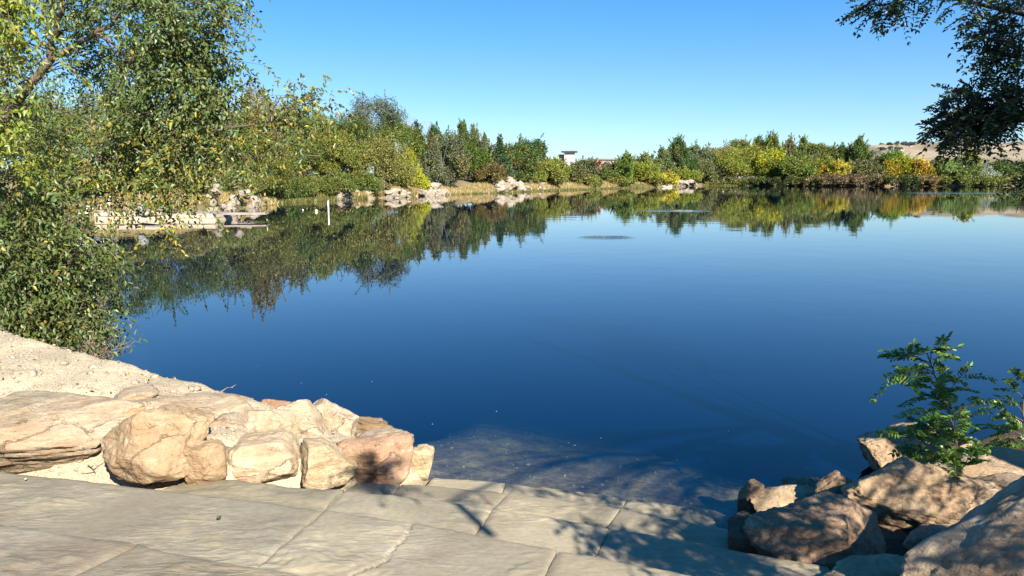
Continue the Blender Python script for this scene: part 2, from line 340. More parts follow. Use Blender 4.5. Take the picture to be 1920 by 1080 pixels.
# ground: one sheet round the camera, fine where the photo looks, coarse elsewhere
rr = np.concatenate([np.linspace(.4, 3, 30, endpoint=False), np.linspace(3, 9, 170, endpoint=False), 9 * (7000 / 9) ** np.linspace(0, 1, 170)])
aa = np.concatenate([np.linspace(-40, 40, 330), np.linspace(40, 320, 120)[1:-1]])
aa = np.radians(aa)
A_, R_ = np.meshgrid(aa, rr)
GP = np.column_stack([(np.sin(A_) * R_).ravel(), (np.cos(A_) * R_).ravel()])
GZ = land_h(GP)
na, nr = len(aa), len(rr)
i, j = np.meshgrid(np.arange(nr - 1), np.arange(na), indexing='ij'); k = (j + 1) % na
GF = np.stack([i * na + j, i * na + k, (i + 1) * na + k, (i + 1) * na + j], -1).reshape(-1, 4)[:, ::-1]

m, ns, ls = mat('ground')
tc = N(ns, 'ShaderNodeTexCoord'); geo = N(ns, 'ShaderNodeNewGeometry'); sx = N(ns, 'ShaderNodeSeparateXYZ'); ls.new(geo.outputs['Position'], sx.inputs[0])
ng = N(ns, 'ShaderNodeTexNoise', i_Scale=55.0, i_Detail=6.0, i_Roughness=.75); ls.new(tc.outputs['Object'], ng.inputs[0])
rg = ramp(ns, [(.30, (.24, .18, .11, 1)), (.44, (.47, .38, .25, 1)), (.60, (.60, .50, .35, 1)), (.75, (.74, .66, .49, 1))]); ls.new(ng.outputs[0], rg.inputs[0])
nl = N(ns, 'ShaderNodeTexNoise', i_Scale=1.3, i_Detail=4.0); ls.new(tc.outputs['Object'], nl.inputs[0])
rl = ramp(ns, [(.35, g4(.82)), (.65, g4(1.08))]); ls.new(nl.outputs[0], rl.inputs[0])
gm = N(ns, 'ShaderNodeMixRGB', blend_type='MULTIPLY'); gm.inputs[0].default_value = 1; ls.new(rg.outputs[0], gm.inputs[1]); ls.new(rl.outputs[0], gm.inputs[2])
nf = N(ns, 'ShaderNodeTexNoise', i_Scale=.22, i_Detail=8.0, i_Roughness=.7); ls.new(tc.outputs['Object'], nf.inputs[0])
rf = ramp(ns, [(.35, (.08, .075, .032, 1)), (.5, (.17, .135, .07, 1)), (.65, (.26, .20, .12, 1))]); ls.new(nf.outputs[0], rf.inputs[0])
ln = N(ns, 'ShaderNodeVectorMath', operation='LENGTH'); ls.new(geo.outputs['Position'], ln.inputs[0])
fm = N(ns, 'ShaderNodeMapRange', i_1=14.0, i_2=30.0); ls.new(ln.outputs['Value'], fm.inputs[0])
c1 = N(ns, 'ShaderNodeMixRGB'); ls.new(fm.outputs[0], c1.inputs[0]); ls.new(gm.outputs[0], c1.inputs[1]); ls.new(rf.outputs[0], c1.inputs[2])
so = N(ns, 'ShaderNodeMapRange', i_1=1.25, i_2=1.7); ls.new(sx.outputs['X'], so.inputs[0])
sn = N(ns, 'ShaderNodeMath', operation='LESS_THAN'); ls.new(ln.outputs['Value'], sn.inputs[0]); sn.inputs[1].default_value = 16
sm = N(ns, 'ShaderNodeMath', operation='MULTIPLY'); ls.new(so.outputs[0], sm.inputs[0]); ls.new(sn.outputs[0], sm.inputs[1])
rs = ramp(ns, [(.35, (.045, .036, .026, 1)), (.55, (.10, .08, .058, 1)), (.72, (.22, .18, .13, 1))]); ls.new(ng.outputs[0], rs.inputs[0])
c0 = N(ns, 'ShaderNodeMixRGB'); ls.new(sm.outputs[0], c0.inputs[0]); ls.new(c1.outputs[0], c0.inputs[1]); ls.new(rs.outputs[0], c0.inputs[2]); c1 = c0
# silt below the water line
nb_ = N(ns, 'ShaderNodeTexNoise', i_Scale=18.0, i_Detail=7.0, i_Roughness=.7); ls.new(tc.outputs['Object'], nb_.inputs[0])
rb = ramp(ns, [(.38, (.07, .05, .025, 1)), (.50, (.20, .145, .078, 1)), (.64, (.42, .33, .20, 1))]); nbl = N(ns, 'ShaderNodeTexNoise', i_Scale=2.6, i_Detail=5.0, i_Roughness=.65); ls.new(tc.outputs['Object'], nbl.inputs[0])
nbm = N(ns, 'ShaderNodeMixRGB'); nbm.inputs[0].default_value = .55; ls.new(nb_.outputs[0], nbm.inputs[1]); ls.new(nbl.outputs[0], nbm.inputs[2]); ls.new(nbm.outputs[0], rb.inputs[0])
wm = N(ns, 'ShaderNodeMapRange', i_1=.07, i_2=-.03); ls.new(sx.outputs['Z'], wm.inputs[0])
c2 = N(ns, 'ShaderNodeMixRGB'); ls.new(wm.outputs[0], c2.inputs[0]); ls.new(c1.outputs[0], c2.inputs[1]); ls.new(rb.outputs[0], c2.inputs[2])
bb = N(ns, 'ShaderNodeBump', i_Strength=1.0, i_Distance=.022); ls.new(ng.outputs[0], bb.inputs['Height'])
pp = N(ns, 'ShaderNodeBsdfPrincipled', i_Roughness=.95); pp.inputs['Specular IOR Level'].default_value = .1
ls.new(c2.outputs[0], pp.inputs['Base Color']); ls.new(bb.outputs[0], pp.inputs['Normal'])
oo = N(ns, 'ShaderNodeOutputMaterial'); ls.new(pp.outputs[0], oo.inputs[0])
M['ground'] = m
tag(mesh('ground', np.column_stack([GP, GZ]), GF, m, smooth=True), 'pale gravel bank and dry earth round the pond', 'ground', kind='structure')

# water: a closed body with a still, faintly rippled surface that absorbs red light with depth
m, ns, ls = mat('water')
geo = N(ns, 'ShaderNodeNewGeometry')
mp1 = N(ns, 'ShaderNodeMapping'); mp1.inputs['Scale'].default_value = (1.0, 1.0, 1.0); ls.new(geo.outputs['Position'], mp1.inputs[0])
w1 = N(ns, 'ShaderNodeTexNoise', i_Scale=.55, i_Detail=3.0, i_Roughness=.55); ls.new(mp1.outputs[0], w1.inputs[0])
w2 = N(ns, 'ShaderNodeTexNoise', i_Scale=4.0, i_Detail=2.0); ls.new(mp1.outputs[0], w2.inputs[0])
big = N(ns, 'ShaderNodeTexNoise', i_Scale=.035, i_Detail=2.0); ls.new(geo.outputs['Position'], big.inputs[0])
bigr = N(ns, 'ShaderNodeMapRange', i_1=.40, i_2=.66, i_3=.15, i_4=1.0); ls.new(big.outputs[0], bigr.inputs[0])
def patch(cx, cy, rx, ry):
    s = N(ns, 'ShaderNodeVectorMath', operation='SUBTRACT'); ls.new(geo.outputs['Position'], s.inputs[0]); s.inputs[1].default_value = (cx, cy, 0)
    t = N(ns, 'ShaderNodeVectorMath', operation='DIVIDE'); ls.new(s.outputs[0], t.inputs[0]); t.inputs[1].default_value = (rx, ry, 1e6)
    l = N(ns, 'ShaderNodeVectorMath', operation='LENGTH'); ls.new(t.outputs[0], l.inputs[0])
    r = N(ns, 'ShaderNodeMapRange', i_1=1.0, i_2=.2, i_3=0.0, i_4=1.0, interpolation_type='SMOOTHSTEP'); ls.new(l.outputs['Value'], r.inputs[0])
    return r.outputs[0]
pa, pb, pc = patch(3.9, 30.5, 1.5, 1.3), patch(12.3, 56, 3.0, 2.5), patch(75, 125, 12, 8)
def add(a, b):
    n = N(ns, 'ShaderNodeMath', operation='ADD'); ls.new(a, n.inputs[0]); ls.new(b, n.inputs[1]); return n.outputs[0]
psum = add(add(pa, pb), pc)
def mul(a, b):
    n = N(ns, 'ShaderNodeMath', operation='MULTIPLY')
    ls.new(a, n.inputs[0])
    if isinstance(b, float): n.inputs[1].default_value = b
    else: ls.new(b, n.inputs[1])
    return n.outputs[0]
h1 = mul(mul(w1.outputs[0], bigr.outputs[0]), .009)
h2 = mul(mul(w2.outputs[0], bigr.outputs[0]), .0004)
w3 = N(ns, 'ShaderNodeTexNoise', i_Scale=7.0, i_Detail=2.0); ls.new(mp1.outputs[0], w3.inputs[0])
h3 = mul(mul(w3.outputs[0], psum), .03)
hh = add(add(h1, h2), h3)
bp = N(ns, 'ShaderNodeBump', i_Strength=1.0, i_Distance=1.0); ls.new(hh, bp.inputs['Height'])
fr = N(ns, 'ShaderNodeFresnel', i_IOR=1.37); ls.new(bp.outputs[0], fr.inputs['Normal'])
gl = N(ns, 'ShaderNodeBsdfGlossy', i_Roughness=.012); gl.inputs[0].default_value = (1, 1, 1, 1); ls.new(bp.outputs[0], gl.inputs['Normal'])
tr = N(ns, 'ShaderNodeBsdfTransparent'); tr.inputs[0].default_value = (.93, .97, 1, 1)
df = N(ns, 'ShaderNodeBsdfDiffuse'); df.inputs[0].default_value = (.0, .10, .50, 1)
m0 = N(ns, 'ShaderNodeMixShader'); m0.inputs[0].default_value = .035; ls.new(tr.outputs[0], m0.inputs[1]); ls.new(df.outputs[0], m0.inputs[2])
# light that passes straight through must not meet total reflection on its way in, so the underside does not mirror
sb = N(ns, 'ShaderNodeMath', operation='SUBTRACT'); sb.inputs[0].default_value = 1; ls.new(geo.outputs['Backfacing'], sb.inputs[1])
m1 = N(ns, 'ShaderNodeMixShader'); ls.new(mul(fr.outputs[0], sb.outputs[0]), m1.inputs[0]); ls.new(m0.outputs[0], m1.inputs[1]); ls.new(gl.outputs[0], m1.inputs[2])
va = N(ns, 'ShaderNodeVolumeAbsorption', i_Density=2.5); va.inputs[0].default_value = (.48, .54, .40, 1)
oo = N(ns, 'ShaderNodeOutputMaterial'); ls.new(m1.outputs[0], oo.inputs[0]); ls.new(va.outputs[0], oo.inputs[1])
M['water'] = m
wb = MB(); wb.box((125, 152, -4.5), (560, 298, 9))
tag(wb.build('water', M['water']), 'calm deep blue pond reflecting trees and sky', 'water', kind='structure')

# ------------------------------------------------------------------ hills on the horizon
m, ns, ls = mat('dry_hill')
tc = N(ns, 'ShaderNodeTexCoord')
n1 = N(ns, 'ShaderNodeTexNoise', i_Scale=.006, i_Detail=9.0, i_Roughness=.62); ls.new(tc.outputs['Object'], n1.inputs[0])
r1 = ramp(ns, [(.33, (.15, .125, .09, 1)), (.48, (.25, .205, .145, 1)), (.65, (.31, .26, .185, 1))]); ls.new(n1.outputs[0], r1.inputs[0])  # earth tones raised, distance haze is put into the colour
n2 = N(ns, 'ShaderNodeTexNoise', i_Scale=.03, i_Detail=6.0, i_Roughness=.7); ls.new(tc.outputs['Object'], n2.inputs[0])
r2 = ramp(ns, [(.60, g4(0)), (.70, g4(.7))]); ls.new(n2.outputs[0], r2.inputs[0])
mx = N(ns, 'ShaderNodeMixRGB'); ls.new(r2.outputs[0], mx.inputs[0]); ls.new(r1.outputs[0], mx.inputs[1]); mx.inputs[2].default_value = (.11, .10, .08, 1)
p = N(ns, 'ShaderNodeBsdfPrincipled', i_Roughness=1.0); p.inputs['Specular IOR Level'].default_value = 0; ls.new(mx.outputs[0], p.inputs['Base Color'])
oo = N(ns, 'ShaderNodeOutputMaterial'); ls.new(p.outputs[0], oo.inputs[0])
M['hill'] = m
HILL_PX = [(700, 334), (950, 332), (1200, 326), (1380, 305), (1500, 284), (1560, 275), (1620, 273), (1660, 269), (1690, 266), (1745, 267), (1800, 272), (1860, 276), (1920, 262), (2000, 262), (2200, 285), (2500, 320)]
def hill_top(u): return np.interp(u, [q[0] for q in HILL_PX], [q[1] for q in HILL_PX])
uu = np.linspace(700, 2500, 300); yy = np.concatenate([np.linspace(900, 3000, 90), np.linspace(3050, 5500, 30)])
U_, Y_ = np.meshgrid(uu, yy)
X_ = (U_ - 960) / FPX * 2600 + (Y_ - 2600) * .12
ridge = (335 - hill_top(U_)) / FPX * 2600 + CAM_H
prof = sstep(950, 2600, Y_) ** 1.25 * (1 - .6 * sstep(2600, 5400, Y_))
HP = np.column_stack([X_.ravel(), Y_.ravel(), np.zeros(X_.size)])
rav = np.abs(fbm(HP * np.array([.0042, .0022, 1]), 5, 31)).reshape(X_.shape)
HZ = ridge * prof * (1 - .42 * rav * sstep(0, .7, prof) * (1 - .8 * sstep(.8, 1, prof))) - 2
nu, ny = len(uu), len(yy)
i, j = np.meshgrid(np.arange(ny - 1), np.arange(nu - 1), indexing='ij')
HF = np.stack([i * nu + j, i * nu + j + 1, (i + 1) * nu + j + 1, (i + 1) * nu + j], -1).reshape(-1, 4)
tag(mesh('hills', np.column_stack([X_.ravel(), Y_.ravel(), HZ.ravel()]), HF, M['hill'], smooth=True), 'bare brown foothills behind the far trees', 'hills', kind='structure')
def hill_z(x, y):
    iy = np.clip(np.searchsorted(yy, y) - 1, 0, ny - 2); u = (x - (y - 2600) * .12) / 2600 * FPX + 960
    iu = np.clip(np.searchsorted(uu, u) - 1, 0, nu - 2); return float(HZ[iy, iu])
def hill_at(u, v):                          # first meeting of a sight line with the hillside
    d = ray(u, v)
    for y in np.arange(1000, 3200, 8):
        q = np.array([0, 0, CAM_H]) + d * (y / d[1])
        if hill_z(q[0], q[1]) >= q[2]: return q
    q = np.array([0, 0, CAM_H]) + d * (2550 / d[1]); q[2] = hill_z(q[0], q[1]); return q

# ------------------------------------------------------------------ foliage
def leaf_quads(P, D, L, Wd, rng, nbias=(0, 0, .6), fine=False):
    """leaves at P pointing along D; returns vertices and quads (two quads a leaf when fine)"""
    n = len(P)
    D = D / (np.linalg.norm(D, axis=1)[:, None] + 1e-9)
    Nn = rng.normal(size=(n, 3)) + np.asarray(nbias)
    X = np.cross(D, Nn); X /= np.linalg.norm(X, axis=1)[:, None] + 1e-9
    Nn = np.cross(X, D)
    L = np.broadcast_to(L, (n,))[:, None]; Wd = np.broadcast_to(Wd, (n,))[:, None]
    if not fine:
        V = np.stack([P, P + D * L * .5 + X * Wd * .5 + Nn * Wd * .18, P + D * L, P + D * L * .5 - X * Wd * .5 + Nn * Wd * .18], 1)
        return V.reshape(-1, 3), np.arange(4 * n).reshape(-1, 4), 1
    V = np.stack([P, P + D * L * .3 + X * Wd * .46 + Nn * Wd * .16, P + D * L * .68 + X * Wd * .36 + Nn * Wd * .10, P + D * L - Nn * L * .12,
                  P + D * L * .68 - X * Wd * .36 + Nn * Wd * .10, P + D * L * .3 - X * Wd * .46 + Nn * Wd * .16], 1)
    b = np.arange(n)[:, None] * 6
    F = np.concatenate([b + np.array([[0, 1, 2, 3]]), b + np.array([[3, 4, 5, 0]])], 1).reshape(-1, 4)
    return V.reshape(-1, 3), F, 2
def crown_mesh(name, P, D, L, Wd, rng, material, parent, tint=0.0, clump=None, color=(.06, .09, .02), fine=False, nbias=(0, 0, .6)):
    V, F, k = leaf_quads(P, D, L, Wd, rng, nbias, fine)
    n = len(P)
    rnd = rng.random(n) * .6 + (clump if clump is not None else rng.random(n)) * .4
    tn = np.clip(tint + 0 * rnd, 0, 1)
    o = mesh(name, V, F, material, parent, attrs={'rnd': np.repeat(rnd, k), 'tint': np.repeat(tn, k)})
    o.color = tuple(color) + (1,)
    return o

def tree(name, label, cat, base, h, w, kind, color, seed, tint=.1, group=None, leaf=.25, dens=1.0, trunk_frac=None, bark='far_bark'):
    """a broad, upright, wispy, conifer, shrub, pine or bare tree, built limb by limb with leaves round the limb ends"""
    rng = np.random.default_rng(seed)
    root = empty(name, base, label, cat, group)
    R = w / 2
    tb = MB(); C = []
    lean = rng.normal(size=2) * .03 * h
    r0 = max(.035, .016 * h) * (1.0 if kind != 'shrub' else .6)
    topf = {'round': .72, 'upright': .93, 'wispy': .85, 'conifer': .97, 'shrub': .7, 'pine': .86, 'bare': .8, 'willow': .7}[kind]
    tp = np.array([[lean[0] * t * t + .01 * h * math.sin(5 * t + seed), lean[1] * t * t, t * h * topf] for t in np.linspace(-.03, 1, 9)])
    tb.tube(tp, r0 * np.linspace(1.15, .25, 9), 6)
    def trunk_pt(t): q = np.clip(t, 0, 1) * 8; a = int(min(q, 7)); return tp[a] + (tp[a + 1] - tp[a]) * (q - a)
    nl = {'round': 34, 'upright': 40, 'wispy': 28, 'conifer': 44, 'shrub': 20, 'pine': 18, 'bare': 26, 'willow': 30}[kind]
    lobes = rng.random(8) * 6.283
    for q in range(nl):
        az = q * 2.4 + rng.normal() * .35
        f = (q + .5) / nl
        lob = 1 + .20 * math.sin(3 * az + lobes[0]) + .13 * math.sin(5 * az + lobes[1]) + rng.normal() * .10
        if kind in ('round', 'willow'):
            th = math.acos(1 - f * 1.72); zc = (.50 if kind == 'round' else .46) * h; rz = h - zc
            c = np.array([math.cos(az) * math.sin(th) * R * .80 * lob, math.sin(az) * math.sin(th) * R * .80 * lob, zc + math.cos(th) * rz * .84 * (1 + rng.normal() * .07)])
            cr = R * rng.uniform(.20, .36); t0 = np.clip((c[2] / h) * .55, .2, .75) / topf * .8
        elif kind == 'shrub':
            th = math.acos(1 - f * 1.15); 
            c = np.array([math.cos(az) * math.sin(th) * R * .74 * lob, math.sin(az) * math.sin(th) * R * .74 * lob, h * .30 + math.cos(th) * h * .50 * (1 + rng.normal() * .12)])
            cr = R * rng.uniform(.28, .42); cr = min(cr, h * .4); t0 = .15
        elif kind == 'upright':
            z = h * (.16 + .78 * f); rad = R * math.sin(math.pi * min(1, (.12 + .88 * f)) ** .8) ** .7 * lob * rng.uniform(.35, .85)
            c = np.array([math.cos(az) * rad, math.sin(az) * rad, z]); cr = R * rng.uniform(.18, .31) * (1.15 - .5 * f); t0 = max(.05, f * .75 - .1)
        elif kind == 'wispy':
            z = h * (.25 + .70 * f); rad = R * (1 - .55 * f) * lob * rng.uniform(.3, .95)
            c = np.array([math.cos(az) * rad, math.sin(az) * rad, z]); cr = R * rng.uniform(.26, .44) * (1.1 - .5 * f); t0 = max(.1, f * .7)
        elif kind == 'conifer':
            z = h * (.10 + .86 * f); rad = R * (1.02 - f) * .72 * lob
            c = np.array([math.cos(az) * rad, math.sin(az) * rad, z - rad * .2]); cr = R * (.16 + .26 * (1 - f)); t0 = max(.02, z / h / topf)
        elif kind == 'pine':
            f2 = rng.random(); z = h * (.52 + .42 * f2); rad = R * math.sqrt(rng.random()) * (1 - .5 * max(0, f2 - .4)) * .85
            c = np.array([math.cos(az) * rad, math.sin(az) * rad, z]); cr = R * rng.uniform(.24, .36); t0 = min(.95, z / h * .85)
        else:
            z = h * (.35 + .62 * f); rad = R * (1 - .5 * f) * rng.uniform(.4, 1)
            c = np.array([math.cos(az) * rad, math.sin(az) * rad, z]); cr = R * .3; t0 = f * .85
        a = trunk_pt(min(t0, .98)); mid = (a + c) / 2 + np.array([0, 0, .06 * h]) * (-.6 if kind == 'conifer' else .5)
        rl = r0 * (.42 if kind != 'bare' else .36) * (1.1 - .6 * f)
        P = spline([a, mid, c], 6); tb.tube(P, rl * np.linspace(1, .3, 6), 5)
        if kind in ('bare', 'wispy', 'pine'):
            for s in range(9 if kind == 'bare' else 4):
                b0 = P[rng.integers(2, 6)]; dv = rng.normal(size=3); dv[2] = abs(dv[2]) + .4; dv *= h * rng.uniform(.05, .12) / np.linalg.norm(dv)
                tb.tube(np.array([b0, b0 + dv * .55 + rng.normal(size=3) * .01 * h, b0 + dv]), [rl * .42, rl * .3, rl * .15], 4)
        C.append((c, cr))
    tb.build('trunk', M['bare_bark' if kind == 'bare' else bark], root, True)
    if kind == 'bare': return root
    PP, DD, CL, NB = [], [], [], []
    vol = sum(cr ** 2 for _, cr in C)
    tot = int(dens * 4.6 * vol * 4.2 / (leaf * leaf * .55)); tot = int(np.clip(tot, 900, 20000))
    if kind in ('wispy', 'pine'): tot = int(tot * .85)
    for c, cr in C:
        n = max(30, int(tot * cr * cr / vol))
        d = rng.normal(size=(n, 3)); d /= np.linalg.norm(d, axis=1)[:, None]
        rad = rng.random(n) ** (1 / 2.1)
        sq = np.array([1, 1, .78])
        if kind in ('upright',): sq = np.array([.72, .72, 1.75])
        if kind == 'wispy': sq = np.array([.8, .8, 1.5])
        if kind == 'conifer': sq = np.array([1.15, 1.15, .45])
        if kind == 'willow': sq = np.array([.9, .9, 1.15])
        wob = 1 + .35 * vnoise(d * 2.1 + c, seed) + .18 * vnoise(d * 5.3 + c, seed + 5)
        p = c + d * (rad * cr * wob)[:, None] * sq
        p[:, 2] = np.maximum(p[:, 2], .05)
        o = d * .9 + rng.normal(size=(n, 3)) * .6
        if kind == 'upright': o[:, 2] += 1.3
        if kind == 'wispy': o[:, 2] += .6
        if kind == 'willow': o[:, 2] -= .5
        PP.append(p); DD.append(o); CL.append(np.full(n, rng.random())); NB.append(d * 1.5 + np.array([0, 0, .7]) + .7 * (c - np.array([0, 0, h * .45])) / R)
    if kind != 'shrub' or h > 2.5:
        for q in range({'upright': 70, 'wispy': 80, 'conifer': 60, 'shrub': 16, 'pine': 10, 'upright': 46, 'round': 30, 'willow': 36}.get(kind, 40)):
            c, cr = C[rng.integers(len(C))]
            o = (c - np.array([0, 0, h * .45])) / max(h, 1) + rng.normal(size=3) * .25; o[2] = abs(o[2]) * .6 + .5; o /= np.linalg.norm(o)
            ln = h * rng.uniform(.06, .15) + cr * .8; n = int(18 * ln / leaf / 4) + 6
            t = rng.random(n)[:, None]
            p = c + o * (cr * .4 + ln * t) + rng.normal(size=(n, 3)) * leaf * .38 * (1.3 - t)
            PP.append(p); DD.append(o + rng.normal(size=(n, 3)) * .5); CL.append(np.full(n, rng.random())); NB.append(np.tile(o * .6 + np.array([0, -.3, .7]), (n, 1)))
    P = np.concatenate(PP); D = np.concatenate(DD); CL = np.concatenate(CL)
    L = leaf * rng.uniform(.7, 1.35, len(P))
    tint = tint * .7
    tn = np.where(rng.random(len(P)) < tint, rng.uniform(.3, 1, len(P)), 0) + (CL < tint * .6) * .35
    # leaves face outwards and up, so the clumps take light on one side
    ctr = np.array([0, 0, h * .5])
    V, F, k = leaf_quads(P, D, L, L * .62, rng, np.concatenate(NB))
    rnd = rng.random(len(P)) * .55 + CL * .45
    o = mesh('crown', V, F, M['leaf'], root, attrs={'rnd': rnd, 'tint': np.clip(tn, 0, 1)})
    o.color = tuple(color) + (1,)
    return root

SH_U = [u for u, v in FAR_PX]; SH_Y = [at(u, v)[1] for u, v in FAR_PX]
def shore_y(u): return float(np.interp(u, SH_U, SH_Y))
G = {'dk': (.035, .056, .016), 'gn': (.085, .125, .026), 'mg': (.115, .155, .030), 'ol': (.125, .150, .036), 'og': (.165, .155, .052), 'gy': (.120, .140, .062), 'yg': (.20, .235, .028), 'by': (.33, .345, .022),
     'ye': (.36, .335, .030), 'or': (.40, .275, .030), 'rd': (.22, .07, .035), 'br': (.150, .115, .055), 'sv': (.27, .29, .19), 'lg': (.18, .24, .055), 'bg': (.12, .19, .026), 'dg': (.055, .095, .030)}
